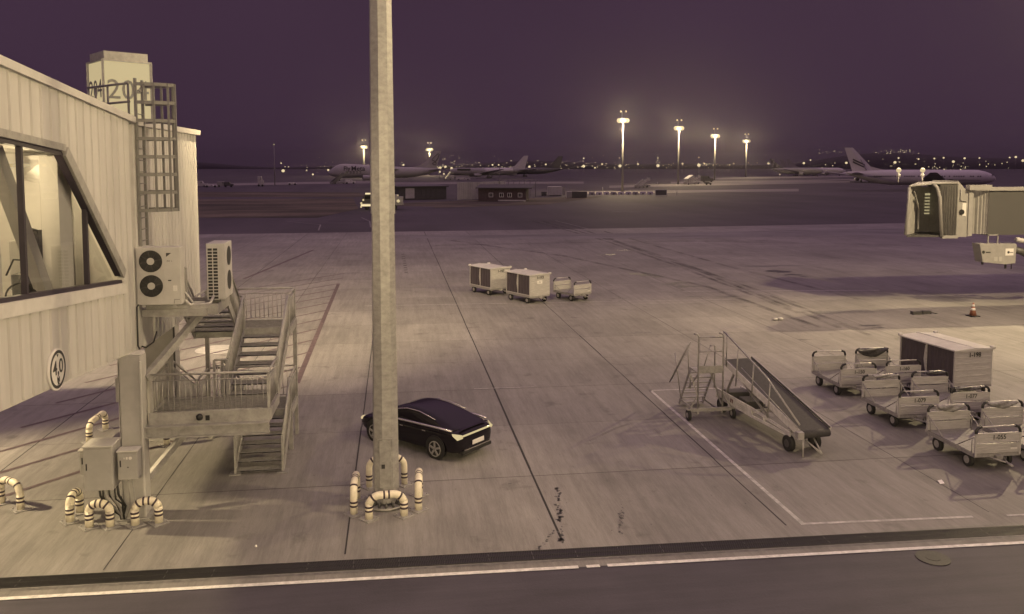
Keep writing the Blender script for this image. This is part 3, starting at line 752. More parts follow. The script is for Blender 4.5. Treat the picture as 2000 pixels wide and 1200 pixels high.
def rail(a, c, h=1.05, step=0.135, rise_end=True, mid=None):
    a, c = Vector(a), Vector(c); L = (c-a).length; H = Vector((0,0,h)); b = MB()
    b.tube([a+H, c+H], 0.031, 8); b.tube([a+Vector((0,0,h-0.16)), c+Vector((0,0,h-0.16))], 0.016, 6); b.tube([a+Vector((0,0,0.09)), c+Vector((0,0,0.09))], 0.016, 6)
    n = max(1, int(L/step))
    for i in range(1, n):
        p = a.lerp(c, i/n); b.tube([p+Vector((0,0,0.09)), p+Vector((0,0,h-0.16))], 0.0125, 5)
    for p in (a, c):
        key = (round(p.x,2),round(p.y,2),round(p.z,1))
        if key in POSTS: continue
        POSTS.add(key); b.box(p.x-0.032,p.x+0.032,p.y-0.032,p.y+0.032,p.z-0.12,p.z+h)
    b.build("railing", M_STAIR, st)
def flight(x0, x1, ya, za, yb, zb, left=True, right=True):
    b = MB(); n = max(2, round(abs(za-zb)/0.178)); lo, hi = min(za,zb), max(za,zb)
    for x in (x0, x1): b = MB(); b.beam((x,ya,za-0.10),(x,yb,zb-0.10),0.045,0.24); b.build("stringer", M_STAIR, st)
    b = MB()
    for i in range(n):
        f = (i+0.5)/n; y = ya+(yb-ya)*f; z = za+(zb-za)*f - 0.03; dy = abs(yb-ya)/n*0.62
        yy = y-dy
        while yy < y+dy: b.box(x0+0.03,x1-0.03,yy,yy+0.014,z-0.028,z); yy += 0.036
        b.box(x0+0.03,x1-0.03,y-dy,y-dy+0.05,z-0.04,z+0.004)
    b.build("tread", M_STAIRGRATE, st)
    for x, ok in ((x0,left),(x1,right)):
        if ok: rail((x,ya,za),(x,yb,zb),1.05)
landing(-6.45,XL1,22.45,23.95,Z5)                           # door landing
flight(XL0,XL1,23.95,Z5,25.6,Z4)
landing(XL0,XR1,25.66,27.2,Z4)                              # upper mid landing
flight(XR0,XR1,25.6,Z4,23.0,Z3)
landing(-6.20,XR1,21.45,22.94,Z3,0.22)                      # lower landing
flight(XL0,XL1,23.0,Z3,25.6,Z2)
landing(XL0,XR1,25.66,27.2,Z2)
flight(XR0,XR1,25.6,Z2,23.75,0.04)
rail((-6.45,23.95,Z5),(XL0,23.95,Z5)); rail((-6.4,22.45,Z5),(-5.5,22.45,Z5)); pass
rail((XL0,27.2,Z4),(XR1,27.2,Z4)); rail((XR1,25.66,Z4),(XR1,27.2,Z4)); rail((XL0,25.66,Z4),(XL0,27.2,Z4)); rail((XL1,25.64,Z4),(XR0,25.64,Z4))
rail((-6.18,21.45,Z3),(XR1,21.45,Z3)); rail((-6.18,21.45,Z3),(-6.18,22.94,Z3)); rail((XR1,21.45,Z3),(XR1,22.94,Z3)); rail((XL1-0.2,22.94,Z3),(XR0,22.94,Z3),1.05,0.07)
rail((XL0,27.2,Z2),(XR1,27.2,Z2)); rail((XR1,25.66,Z2),(XR1,27.2,Z2)); rail((XL0,25.66,Z2),(XL0,27.2,Z2))
b = MB()
for x, y, z in ((XR1,27.15,Z4),(XL0,27.15,Z4),(XR1+0.0,25.70,Z2)): b = MB(); b.box(x-0.06,x+0.06,y-0.06,y+0.06,0.0,z-0.02); b.build("post", M_STAIR, st)
b = MB(); b.box(-6.32,XR1+0.02,21.20,21.45,Z3-0.52,Z3-0.49); b.box(-6.32,XR1+0.02,21.20,21.45,Z3-0.25,Z3-0.22); b.box(-6.32,XR1+0.02,21.27,21.33,Z3-0.49,Z3-0.25); b.build("carrier_beam", M_STAIR, st)
b = MB(); b.box(-6.32,-6.2,21.46,22.9,Z3-0.5,Z3-0.23); b.build("carrier_beam", M_STAIR, st)
b = MB(); b.beam((-6.35,21.55,0.85),(-5.35,22.5,Z3-0.45),0.15,0.15); b.build("brace", M_STAIR, st)
b = MB(); b.beam((-6.3,21.45,3.45),(-5.2,23.3,Z5-0.15),0.16,0.18); b.build("brace", M_STAIR, st)
b = MB(); b.beam((-6.6,22.37,Z5-0.12),(-4.95,22.37,Z5-0.12),0.09,0.2); b.build("carrier_beam", M_STAIR, st); b = MB(); b.beam((-6.6,23.95,Z5-0.12),(-4.95,23.95,Z5-0.12),0.09,0.2); b.build("carrier_beam", M_STAIR, st)
for x in (XR0,XR1):
    b = MB(); b.box(x-0.16,x+0.16,23.6,23.95,0.0,0.03); b.build("foot_plate", M_STAIRGRATE, st)
b = MB(); b.box(-4.86,-4.76,21.36,21.375,Z3-0.15,Z3-0.02) ; b.sphere((-5.0,21.34,Z3-0.05),0.09,8,5); b.build("junction_box", M_BLACK, st)

# ------------------------------------------------------------------ air conditioners on the door landing
def ac_unit(label, x0,x1,y0,y1,z0,z1):
    t = thing("air_conditioner", label, "air conditioner", ((x0+x1)/2,(y0+y1)/2,z0), "air conditioners on the bridge landing")
    b = MB(); b.box(x0,x1,y0,y1,z0+0.06,z1); b.build("casing", M_ACWHITE, t, 0.02)
    b = MB()
    for f in (0.15,0.85):
        for y in (y0+0.02,y1-0.08): b.box(x0+(x1-x0)*f-0.05,x0+(x1-x0)*f+0.05,y,y+0.06,z0,z0+0.06)
    b.build("foot", M_STEEL, t); return t
a1 = ac_unit("white twin fan air conditioner hung beside the bridge wall", -6.62,-5.52,22.05,22.45,5.16,6.72)
W, Hh = 1.10, 1.56
for k, zc in enumerate((6.36, 5.72)):
    xc = -6.62+0.37; yf = 22.05
    b = MB(); b.box(xc-0.315,xc+0.315,yf-0.010,yf-0.002,zc-0.315,zc+0.315); fp = b.build("fan_panel", M_ACWHITE, a1, 0.004)
    b = MB(); b.cyl((xc,yf-0.011,zc),(xc,yf-0.016,zc),0.285,n=32); b.build("fan_opening", M_BLACK, a1)
    b = MB(); b.cyl((xc,yf-0.016,zc),(xc,yf-0.035,zc),0.092,n=20); b.build("fan_hub", M_ACWHITE, a1)
    b = MB()
    for r_ in (0.13,0.16,0.19,0.22,0.25,0.28): b.tube([(xc+r_*math.cos(t),yf-0.030,zc+r_*math.sin(t)) for t in [2*math.pi*i/28 for i in range(28)]],0.0045,4,closed=True)
    for i in range(8): t = math.pi/4*i+.2; b.tube([(xc+.09*math.cos(t),yf-0.032,zc+.09*math.sin(t)),(xc+.29*math.cos(t),yf-0.03,zc+.29*math.sin(t))],0.005,4)
    b.build("fan_guard", M_DARKSTEEL, a1)
b = MB(); b.prism([(-5.87,22.046,6.57),(-5.74,22.046,6.57),(-5.87,22.046,6.47)],(0,-.003,0)); b.build("maker_mark", M_INK, a1)
text("INV  L", 0.05, "maker_lettering", M_INK, a1, (-5.79,22.045,6.36), (1,0,0), (0,0,1), 0.002)
b = MB(); b.box(-5.84,-5.76,22.043,22.048,5.84,5.87); b.build("maker_lettering", M_INK, a1)
b = MB(); b.box(-5.72,-5.62,22.03,22.048,5.58,5.72); b.build("valve_cover", M_SIGNWHITE, a1, 0.006)
b = MB(); b.tube([(-5.70,22.04,5.26),(-5.70,22.04,5.36),(-5.56,22.04,5.36)],0.006,5); b.build("panel_seam", M_DARKSTEEL, a1)
a2 = ac_unit("white air conditioner turned side on with dark louvre grid", -5.08,-4.60,22.95,23.95,5.14,6.72)
b = MB(); b.box(-5.05,-4.77,22.938,22.948,5.2,6.60); b.build("louvre_opening", M_BLACK, a2)
b = MB()
for i in range(17): z = 5.2+i*1.4/16; b.box(-5.06,-4.76,22.925,22.945,z-0.012,z+0.012)
for x in (-5.05,-4.91,-4.77): b.box(x-0.012,x+0.012,22.922,22.942,5.19,6.61)
b.build("louvre_grid", M_ACWHITE, a2)
for zc in (6.33,5.66):
    b = MB(); b.cyl((-4.598,23.5,zc),(-4.592,23.5,zc),0.27,n=24); b.build("fan_opening", M_BLACK, a2)
b = MB(); b.tube([(-5.5,22.3,5.3),(-5.4,22.4,5.16),(-5.1,22.5,5.13),(-4.95,22.7,5.14),(-4.9,22.9,5.3)],0.035,8); b.tube([(-5.5,22.35,5.5),(-5.35,22.5,5.2),(-5.1,22.7,5.16)],0.025,8)
tag(b.build("refrigerant_pipe", M_TRIM), "pale insulated pipes running between the two air conditioners", "pipe")
b = MB(); b.tube([(-6.62,22.3,5.3),(-6.60,22.25,5.28),(-6.585,21.9,5.2),(-6.585,21.88,4.2),(-6.585,22.0,4.1)],0.022,7)
b.tube([(-6.58,22.2,4.12),(-6.57,22.5,4.02),(-6.57,23.2,4.02),(-6.57,23.5,4.25)],0.02,7)
tag(b.build("drain_hose", M_BLACK), "black hose running down the bridge corner under the air conditioner", "hose")

# ------------------------------------------------------------------ black car
def build_car():
    t = thing("car", "black fastback saloon car with lit rear light bar beside the light mast", "car", (0,0,0))
    L0 = -2.33
    # stations along the length: x, half width, sill z, shoulder z, deck z (centre line of bonnet / boot)
    S_ = [(-2.33,0.66,0.42,0.74,0.80),(-2.24,0.82,0.30,0.86,0.96),(-2.0,0.89,0.24,0.93,1.03),(-1.5,0.925,0.21,0.95,1.05),(-0.6,0.93,0.20,0.94,1.02),(0.4,0.93,0.20,0.92,0.99),(1.1,0.92,0.21,0.88,0.96),(1.7,0.89,0.22,0.80,0.88),(2.1,0.83,0.26,0.70,0.77),(2.30,0.70,0.34,0.58,0.64),(2.36,0.58,0.42,0.52,0.56)]
    b = MB(); rings = []
    for x, w_, s_, h_, d_ in S_:
        half = [(0.0,s_-0.02),(w_*0.8,s_-0.01),(w_*0.95,s_+0.05),(w_*0.985,s_+0.25),(w_,h_-0.22),(w_*0.985,h_-0.07),(w_*0.945,h_),(w_*0.8,h_+(d_-h_)*0.55),(w_*0.45,d_-0.01),(0,d_)]
        ring = [Vector((x,y,z)) for y, z in half] + [Vector((x,-y,z)) for y, z in reversed(half[1:-1])]
        rings.append(ring)
    b.loft(rings, True, True); body = b.build("body", M_CARPAINT, t)
    md = body.modifiers.new("s","SUBSURF"); md.levels = 1; md.render_levels = 2
    # greenhouse
    C_ = [(-2.10,0.70,0.98,0.99),(-1.75,0.74,0.98,1.10),(-1.2,0.78,0.97,1.28),(-0.5,0.79,0.96,1.41),(0.05,0.79,0.95,1.43),(0.5,0.78,0.94,1.36),(1.0,0.76,0.93,1.15),(1.42,0.70,0.90,0.935)]
    b = MB(); rings = []
    for x, w_, s_, r_ in C_:
        k_ = (r_-s_)
        half = [(w_*1.12,s_-0.05),(w_*1.10,s_+0.02),(w_*(1.0-0.1*k_),s_+k_*0.55),(w_*(0.9-0.28*k_),s_+k_*0.9),(w_*(0.62),r_-0.004),(0.0,r_)]
        rings.append([Vector((x,y,z)) for y, z in half] + [Vector((x,-y,z)) for y, z in reversed(half[:-1])])
    b.loft(rings, True, True); gh = b.build("window_glass", M_CARGLASS, t)
    md = gh.modifiers.new("s","SUBSURF"); md.levels = 1; md.render_levels = 2
    for s in (1,-1):
        b = MB()
        b.tube([(1.1,s*0.868,0.955),(0.4,s*0.905,0.985),(-0.6,s*0.912,1.005),(-1.5,s*0.905,1.015),(-2.0,s*0.86,1.0)],0.036,6); b.build("shoulder_reflection", M_CHROME, t)  # chrome tube stands in for the reflection along the car's shoulder
        b = MB(); b.tube([(0.95,s*0.80,1.0),(0.5,s*0.745,1.25),(0.05,s*0.715,1.34),(-0.5,s*0.715,1.33),(-1.2,s*0.755,1.2)],0.014,6); b.build("window_trim", M_CHROME, t)
        b = MB(); b.sphere((0.72,s*1.0,1.02),0.1,10,6,(0.8,1.1,0.7)); b.beam((0.75,s*0.88,0.98),(0.72,s*0.98,1.0),0.06,0.04); b.build("wing_mirror", M_CARPAINT, t)
        b = MB(); b.box(0.05,0.19,s*0.935-0.008,s*0.935+0.008,0.80,0.825); b.box(-0.95,-0.81,s*0.938-0.008,s*0.938+0.008,0.82,0.845); b.build("door_handle", M_CHROME, t)
        b = MB(); b.prism([(-2.02,s*0.885,0.93),(-2.29,s*0.72,0.90),(-2.32,s*0.70,0.80),(-2.20,s*0.835,0.74),(-2.06,s*0.893,0.86)],(-0.02,s*0.012,0.0)); b.build("tail_light", E_TAIL, t)
        b = MB(); b.sphere((2.18,s*0.66,0.62),0.13,12,6,(0.8,1.0,0.55)); b.build("headlight", E_LAMP, t)
        for x in (-1.36, 1.38):
            b = MB(); y0, y1 = s*0.72, s*0.945; b.cyl((x,y0,0.335),(x,y1,0.335),0.335,n=32); wh = b.build("wheel", M_RUBBER, t, 0.02)
            b = MB()
            for k in range(5):
                a = 2*math.pi*k/5+.3; b.beam((x,y1+s*0.012,0.335),(x+0.225*math.cos(a),y1+s*0.012,0.335+0.225*math.sin(a)),0.06,0.03,up=(0,1,0))
            b.tube([(x+0.235*math.cos(a),y1+s*0.008,0.335+0.235*math.sin(a)) for a in [2*math.pi*k/24 for k in range(24)]],0.016,5,closed=True)
            b.build("rim", M_STEEL, wh)
            b = MB(); b.cyl((x,s*0.905,0.36),(x,s*0.938,0.36),0.395,n=32); b.build("wheel_arch", M_BLACK, t)
    b = MB(); b.beam((-2.325,-0.74,0.865),(-2.325,0.74,0.865),0.03,0.05); b.build("light_bar", E_TAIL, t)
    b = MB(); b.box(-2.365,-2.345,-0.28,0.28,0.50,0.64); b.build("number_plate", M_SIGNWHITE, t, 0.006)
    b = MB(); b.beam((-2.16,-0.66,1.012),(-2.16,0.66,1.012),0.10,0.014); b.build("spoiler", M_CARPAINT, t)
    b = MB(); b.box(-2.33,-2.1,-0.70,0.70,0.25,0.36); b.build("rear_diffuser", M_BLACK, t, 0.02)
    b = MB(); b.beam((-2.335,-0.62,0.40),(-2.335,0.62,0.40),0.03,0.022); b.build("bumper_trim", M_CHROME, t)
    return t
car = build_car()
rw, fw_ = G(850,897), G(730,862)
hd = (Vector((fw_.x-rw.x, fw_.y-rw.y,0))).normalized(); yaw = math.atan2(hd.y, hd.x)
# the left rear wheel (local x -1.36, y +0.93) stands on rw
c_, s_ = math.cos(yaw), math.sin(yaw)
car.location = (rw.x - 0.955*(c_*-1.36 - s_*0.93), rw.y - 0.955*(s_*-1.36 + c_*0.93), 0.0)
car.rotation_euler.z = yaw
car.scale = (0.955,0.955,0.955)

# ------------------------------------------------------------------ baggage carts
def wheel(b_parent, x, y, r=0.2, w_=0.1):
    b = MB(); b.cyl((x-w_/2,y,r),(x+w_/2,y,r),r,n=20); wh = b.build("wheel", M_RUBBER, b_parent, 0.012)
    b = MB(); b.cyl((x-w_/2-0.006,y,r),(x+w_/2+0.006,y,r),r*0.55,n=14); b.build("rim", M_GALV, wh)
CW, CL = 1.46, 2.15          # origin at the front left corner; the cart runs back along +y
def chassis(t, w_, l_):
    b = MB(); b.box(0.02,w_-0.02,0.02,l_-0.02,0.46,0.52); b.build("deck", M_CARTDECK, t)
    b = MB()
    for x in (0.0,w_-0.06): b.box(x,x+0.06,0.0,l_,0.40,0.50)
    for y in (0.0,l_-0.06): b.box(0.06,w_-0.06,y,y+0.06,0.40,0.50)
    b.box(0.3,w_-0.3,0.35,0.45,0.28,0.40); b.box(0.3,w_-0.3,l_-0.45,l_-0.35,0.28,0.40); b.build("chassis", M_GALV, t)
    for x in (0.12,w_-0.12):
        for y in (0.40,l_-0.40): wheel(t, x, y, 0.21, 0.11)
def drawbar(t, w_):
    b = MB(); b.tube([(w_/2-0.25,0.1,0.38),(w_/2,-0.42,0.36),(w_/2+0.25,0.1,0.38)],0.03,6); b.tube([(w_/2,-0.4,0.36),(w_/2,-0.62,0.34)],0.035,8); b.cbox((w_/2,-0.06,0.40),(0.2,0.12,0.12)); b.build("drawbar", M_GALV, t)
def open_cart(label, number, sag=None, group="open baggage carts", extra=None):
    t = thing("baggage_cart", label, "baggage cart", (0,0,0), group)
    chassis(t, CW, CL); drawbar(t, CW)
    for y, s in ((0.0,-1),(CL,1)):
        f = MB(); ya, yb = y-0.018, y+0.018
        f.box(0.05,CW-0.05,ya,yb,0.52,0.79)
        for z in (0.60,0.69): f.box(0.05,CW-0.05,ya-0.006,yb+0.006,z-0.008,z+0.008)
        f.box(0.05,CW-0.05,ya,yb,0.84,1.10)
        f.box(0.05,CW-0.05,ya-0.008,yb+0.008,1.083,1.107); f.box(0.05,CW-0.05,ya-0.03,yb+0.03,0.835,0.862)
        f.box(0.0,0.055,y-0.03,y+0.03,0.44,1.13); f.box(CW-0.055,CW,y-0.03,y+0.03,0.44,1.13)
        pn = f.build("end_panel", M_ALU, t)
        f = MB(); f.tube([(0.18,y,1.30),(CW-0.18,y,1.30)],0.024,8); f.build("push_rail", M_ALU, t)
        for x, q in ((0.0,1),(CW,-1)): f = MB(); f.tube([(x+q*0.03,y,1.10),(x+q*0.03,y,1.18),(x+q*0.08,y,1.26),(x+q*0.20,y,1.30)],0.042,8); f.build("rubber_corner", M_BLACK, t)
        
        for x in (0.02,CW-0.02): f = MB(); f.tube([(x,y-s*0.03,1.0),(x,y-s*0.75,0.54)],0.017,5); f.tube([(x,y-s*0.14,0.5),(x,y-s*0.14,0.93)],0.016,5); f.build("side_stay", M_GALV, t)
    if number: text(number, 0.19, "number", M_INK, t, (CW*0.52,-0.024,0.975), (1,0,0), (0,0,1), 0.002, bold=0.003)
    f = MB(); f.box(CW*0.78,CW*0.92,-0.024,-0.019,0.66,0.78); f.build("plate", M_CABINET, t)
    f = MB(); f.box(CW*0.78,CW*0.92,-0.024,-0.019,0.60,0.655); f.build("reflector", M_SIGNWHITE, t)
    return t
def sheet_hung(label, cart_loc, y, m, x0=0.25, x1=None, dip=0.16):
    """crumpled plastic sheet slung on the back rail of a cart"""
    x1 = x1 or CW-0.25; ox, oy, _ = cart_loc; n = 14; b = MB(); vs = []; fs = []
    rnd = random.Random(int(ox*100+oy*10))
    for i in range(n+1):
        u = i/n; x = ox+x0+(x1-x0)*u; d = dip*math.sin(math.pi*u)**0.7
        for j in range(6):
            v = j/5; z = 1.31 - v*(0.06+d) + rnd.uniform(-.012,.012); yy = oy+y+0.035*math.sin(math.pi*v*2+u*9)-0.05*math.sin(math.pi*v)+rnd.uniform(-.012,.012)
            vs.append((x,yy-0.045,z))
    for i in range(n):
        for j in range(5): a = i*6+j; fs.append((a,a+6,a+7,a+1))
    b.add(vs, fs, True); t = b.build("plastic_sheet", m); md = t.modifiers.new("thick","SOLIDIFY"); md.thickness = 0.012
    tag(t, label, "sheet", "plastic sheets slung on cart rails"); return t
locs = {}
for key, loc, num, label in (
    ("a",(16.68,28.56,0),"1-150","open aluminium baggage cart 1-150, rearmost of the row behind the loader foot"),
    ("b",(18.70,28.80,0),"1-160","open aluminium baggage cart 1-160 with a dark bundle on its back rail"),
    ("c",(16.56,24.74,0),"1-079","open aluminium baggage cart 1-079 in the middle of the left row"),
    ("d",(18.62,24.96,0),"1-077","open aluminium baggage cart 1-077 in front of the covered cart 1-198"),
    ("e",(16.48,20.98,0),"1-055","open aluminium baggage cart 1-055 nearest the camera"),
    ("f",(18.45,21.10,0),None,"open aluminium baggage cart cut by the right edge of the picture"),
    ("g",(11.40,51.60,0),"1-0","open aluminium baggage cart parked alone behind covered cart 1-113")):
    c = open_cart(label, num if key != "g" else None); c.location = loc; locs[key] = loc
    if key == "g": c.rotation_euler.z = R(27)
sheet_hung("crumpled dark sheet slung on the back rail of cart 1-160", (18.70,28.80,0), CL, M_PLASTICDARK, 0.05, CW-0.05, 0.30)
sheet_hung("grey plastic sheet sagging over the back rail of cart 1-055", locs["e"], CL, M_BAGGREY, 0.3)
sheet_hung("dark plastic sheet sagging over the back rail of the cart at the right edge", locs["f"], CL, M_BAGGREY, 0.15)
sheet_hung("dark rag bundle on the front rail of cart 1-077", locs["d"], 0.02, M_PLASTICDARK, 0.1, CW-0.35, 0.08)
sheet_hung("grey plastic sheet on the back rail of cart 1-079", locs["c"], CL, M_BAGGREY, 0.35, CW-0.1, 0.06)
sheet_hung("grey plastic sheet on the back rail of cart 1-077", locs["d"], CL, M_PLASTICDARK, 0.5, CW-0.1, 0.05)

def covered_cart(label, number, w_=1.62, l_=2.6, top=1.9, curtain_gap=0.0, note=None):
    t = thing("covered_cart", label, "covered baggage cart", (0,0,0), "covered baggage carts")
    chassis(t, w_, l_); drawbar(t, w_)
    b = MB()
    for x in (0.0,w_-0.06):
        for y in (0.0,l_-0.06): b.box(x,x+0.06,y,y+0.06,0.5,top-0.06)
        b.box(x,x+0.05,l_/2-0.03,l_/2+0.03,0.5,top-0.06)
        b.box(x,x+0.05,0.06,l_/2-0.03,0.52,0.58); b.box(x,x+0.05,l_/2+0.03,l_-0.06,0.52,0.58)
    b.build("frame", M_ALU, t)
    for y, s in ((0.0,-1),(l_-0.04,1)):
        b = MB(); b.box(0.06,w_-0.06,y+0.005,y+0.035,0.5,top-0.06)
        for k in range(5): z = 0.62+k*(top-0.8)/4.6; b.box(0.06,w_-0.06,y-0.012 if s<0 else y+0.035,y+0.005 if s<0 else y+0.05,z-0.022,z+0.022)
        b.build("end_wall", M_ALU, t)
    for x in (0.035, w_-0.045):
        for ya, yb in ((0.07,l_/2-0.035),(l_/2+0.035,l_-0.07)):
            b = MB(); n = 26; vs = []; fs = []
            for i in range(n+1):
                u = i/n; yy = ya+(yb-ya)*u*(1-curtain_gap if ya > 1 else 1)
                for z, k in ((0.56,1.0),(top-0.08,0.35)): vs.append((x+0.016*math.sin(u*24)*k,yy,z))
            for i in range(n): fs.append((2*i,2*i+2,2*i+3,2*i+1))
            b.add(vs, fs, True); o = b.build("curtain", M_CURTAIN, t)
    b = MB(); b.prism([(0.1,l_/2+0.04,0.8),(0.1,l_/2+0.12,1.2),(0.1,l_/2+0.05,top-0.15)],(-0.09,0.02,0)); b.build("tied_curtain", M_CANOPY, t)
    b = MB(); rings = [[(x,y,z) for x, z in ((-0.05,top-0.07),(-0.05,top-0.02),(w_/2,top+0.035),(w_+0.05,top-0.02),(w_+0.05,top-0.07))] for y in (-0.06,l_+0.06)]
    b.loft(rings, True, False); b.build("roof", M_CANOPY, t)
    b = MB(); b.box(w_*0.5-0.02,w_*0.5+0.02,-0.06,l_+0.06,top+0.036,top+0.05)
    for x, y in ((0,l_),(w_,l_),(w_,0),(w_/2,l_)): b.cbox((x,y,top+0.0),(0.16,0.12,0.10))
    b.build("roof_trim", M_TRIM, t)
    if number: text(number, 0.24, "number", M_INK, t, (w_*0.52,-0.016,top-0.24), (1,0,0), (0,0,1), 0.002, bold=0.006)
    if note: b = MB(); b.box(w_*0.36,w_*0.62,-0.018,-0.014,top-0.64,top-0.42); b.build("notice", M_SIGNWHITE, t); text(note, 0.09, "notice_text", M_INK, t, (w_*0.49,-0.02,top-0.53), (1,0,0), (0,0,1), 0.001)
    return t
c = covered_cart("covered baggage cart 1-198 with black curtains beside the open carts", "1-198", 1.72, 2.95, 1.9); c.location = (20.82,27.76,0); c.rotation_euler.z = R(6)
c = covered_cart("covered baggage cart 1-113, front one of the pair standing alone", "1-113", note="7063"); c.location = (8.42,51.1,0); c.rotation_euler.z = R(28)
c = covered_cart("covered baggage cart behind 1-113 with its number half hidden", "1-107"); c.location = (6.33,54.72,0); c.rotation_euler.z = R(28)

# ------------------------------------------------------------------ belt loader
bl = thing("belt_loader", "towable conveyor belt loader with dark sloping belt and white chassis", "belt loader", (12.2,25.0,0))
A, B_ = Vector((12.05,27.35,1.92)), Vector((12.62,22.95,0.74)); dv = (B_-A).normalized(); sd = dv.cross(Vector((0,0,1))).normalized(); up = sd.cross(dv).normalized()
Wd = 0.50
def bp(f, s, u): return A.lerp(B_, f) + sd*s + up*u
b = MB(); b.beam(bp(0,0,0), bp(1,0,0), 2*Wd, 0.06, up); b.cyl(bp(0,-Wd,-0.06),bp(0,Wd,-0.06),0.09,n=14); b.cyl(bp(1,-Wd,-0.10),bp(1,Wd,-0.10),0.13,n=16); b.beam(bp(0,0,-0.14),bp(1,0,-0.2),2*Wd-0.1,0.03,up); b.build("belt", M_BELT, bl)
b = MB()
for s in (-1,1): b.beam(bp(0.0,s*(Wd+0.045),-0.03), bp(1.0,s*(Wd+0.045),-0.03), 0.06, 0.22, up)
b.build("belt_frame", M_LOADERWHITE, bl)
b = MB()
for s in (-1,1): b.beam(bp(0.0,s*(Wd+0.02),0.07), bp(1.0,s*(Wd+0.02),0.07), 0.04, 0.05, up)
b.build("belt_edge", M_DARKSTEEL, bl)
near = 1                                                   # the side of the railing: towards the maintenance stand
sgn = 1 if (sd.x < 0) else -1
b = MB(); hs_ = sgn*(Wd+0.10)
rail_top = [bp(0.0,hs_,0)+Vector((0,0,1.05)), bp(0.35,hs_,0)+Vector((0,0,0.92)), bp(0.62,hs_,0)+Vector((0,0,0.80)), bp(1.02,hs_,0)+Vector((0,0,0.28))]
b.tube(rail_top, 0.03, 8); b.build("hand_rail", M_STEEL, bl)
for f, h_ in ((0.0,1.05),(0.05,1.02),(0.22,0.96),(0.44,0.87),(0.66,0.76)):
    b = MB(); b.tube([bp(f,hs_,-0.45 if f > .1 else -0.1), bp(f,hs_,0)+Vector((0,0,h_))], 0.024, 6); b.build("rail_post", M_GALV, bl)
b = MB(); b.tube([bp(0.25,hs_,0.34),bp(0.99,hs_,0.12)],0.016,6); b.build("hand_rail", M_GALV, bl)
# chassis
CA, CBt = Vector((11.95,27.9,0.62)), Vector((12.45,23.3,0.56))
b = MB()
for s in (-1,1):
    o = sd*s*0.48
    b.beam(CA+o, CA.lerp(CBt,0.52)+o, 0.05, 0.34); b.beam(CA.lerp(CBt,0.52)+o+Vector((0,0,0.13)), CBt+o+Vector((0,0,0.02)), 0.05, 0.08); b.beam(CA.lerp(CBt,0.52)+o-Vector((0,0,0.13)), CBt+o-Vector((0,0,0.06)), 0.05, 0.08)
    b.beam(CA.lerp(CBt,0.68)+o-Vector((0,0,0.1)),CA.lerp(CBt,0.68)+o+Vector((0,0,0.12)),0.05,0.06,up=(0,1,0))
for f in (0.03,0.5,0.95): b.beam(CA.lerp(CBt,f)-sd*0.48, CA.lerp(CBt,f)+sd*0.48, 0.08, 0.1)
b.build("chassis", M_LOADERWHITE, bl)
b = MB()
for s in (-1,1): b.beam(CA.lerp(CBt,0.1)+sd*s*0.4, bp(0.12,s*0.42,-0.1), 0.06, 0.06); b.beam(CA.lerp(CBt,0.75)+sd*s*0.4, bp(0.12,s*0.42,-0.12), 0.05, 0.07)
b.build("lift_strut", M_GALV, bl)
b = MB(); b.cbox(tuple(CA.lerp(CBt,0.12)+Vector((0,0,0.0))),(0.8,0.5,0.4)); b.cbox(tuple(CA.lerp(CBt,0.33)+Vector((0,0,0.02))),(0.6,0.7,0.3)); b.build("hydraulic_unit", M_DARKSTEEL, bl, 0.03)
for f, r_ in ((0.08,0.26),(0.98,0.25)):
    for s in (-1,1):
        q = CA.lerp(CBt,f)+sd*s*0.46; b = MB(); b.cyl(Vector((q.x,q.y,r_))-sd*0.08,Vector((q.x,q.y,r_))+sd*0.08,r_,n=22); wh = b.build("wheel", M_RUBBER, bl, 0.02)
        b = MB(); b.cyl(Vector((q.x,q.y,r_))-sd*0.085,Vector((q.x,q.y,r_))+sd*0.085,r_*0.5,n=14); b.build("rim", M_DARKSTEEL, wh)
b = MB()
q = CBt+dv*0.15; b.tube([q+sd*0.2,Vector((q.x+0.22,q.y-0.55,0.12))],0.03,6); b.tube([q-sd*0.2,Vector((q.x+0.22,q.y-0.55,0.12))],0.03,6); b.tube([bp(1.02,0.45,-0.1),bp(1.04,0.5,-0.1)-Vector((0,0,0.62))],0.035,6); b.cbox(tuple(bp(1.03,0.62,-0.02)),(0.2,0.2,0.22)); b.build("drawbar", M_STEEL, bl)
# mark on chassis side
side = sd*sgn*0.51; qm = CA.lerp(CBt,0.24)+side; xd = (CBt-CA).normalized()
b = MB(); b.prism([qm-xd*0.09+Vector((0,0,0.08)), qm+xd*0.0+Vector((0,0,0.08)), qm-xd*0.03-Vector((0,0,0.07)), qm-xd*0.10-Vector((0,0,0.04))],sd*sgn*0.004); b.prism([qm+xd*0.02+Vector((0,0,0.08)), qm+xd*0.10+Vector((0,0,0.08)), qm+xd*0.07-Vector((0,0,0.07)), qm+xd*0.02-Vector((0,0,0.05))],sd*sgn*0.004); b.build("logo", M_RED, bl)
b = MB()
for k in range(3): q = CA.lerp(CBt,0.33)+side+Vector((0,0,0.04-0.06*k)); b.prism([q,q+xd*0.5,q+xd*0.5+Vector((0,0,0.018)),q+Vector((0,0,0.018))],sd*sgn*0.003)
b.build("chassis_lettering", M_CABINET, bl)

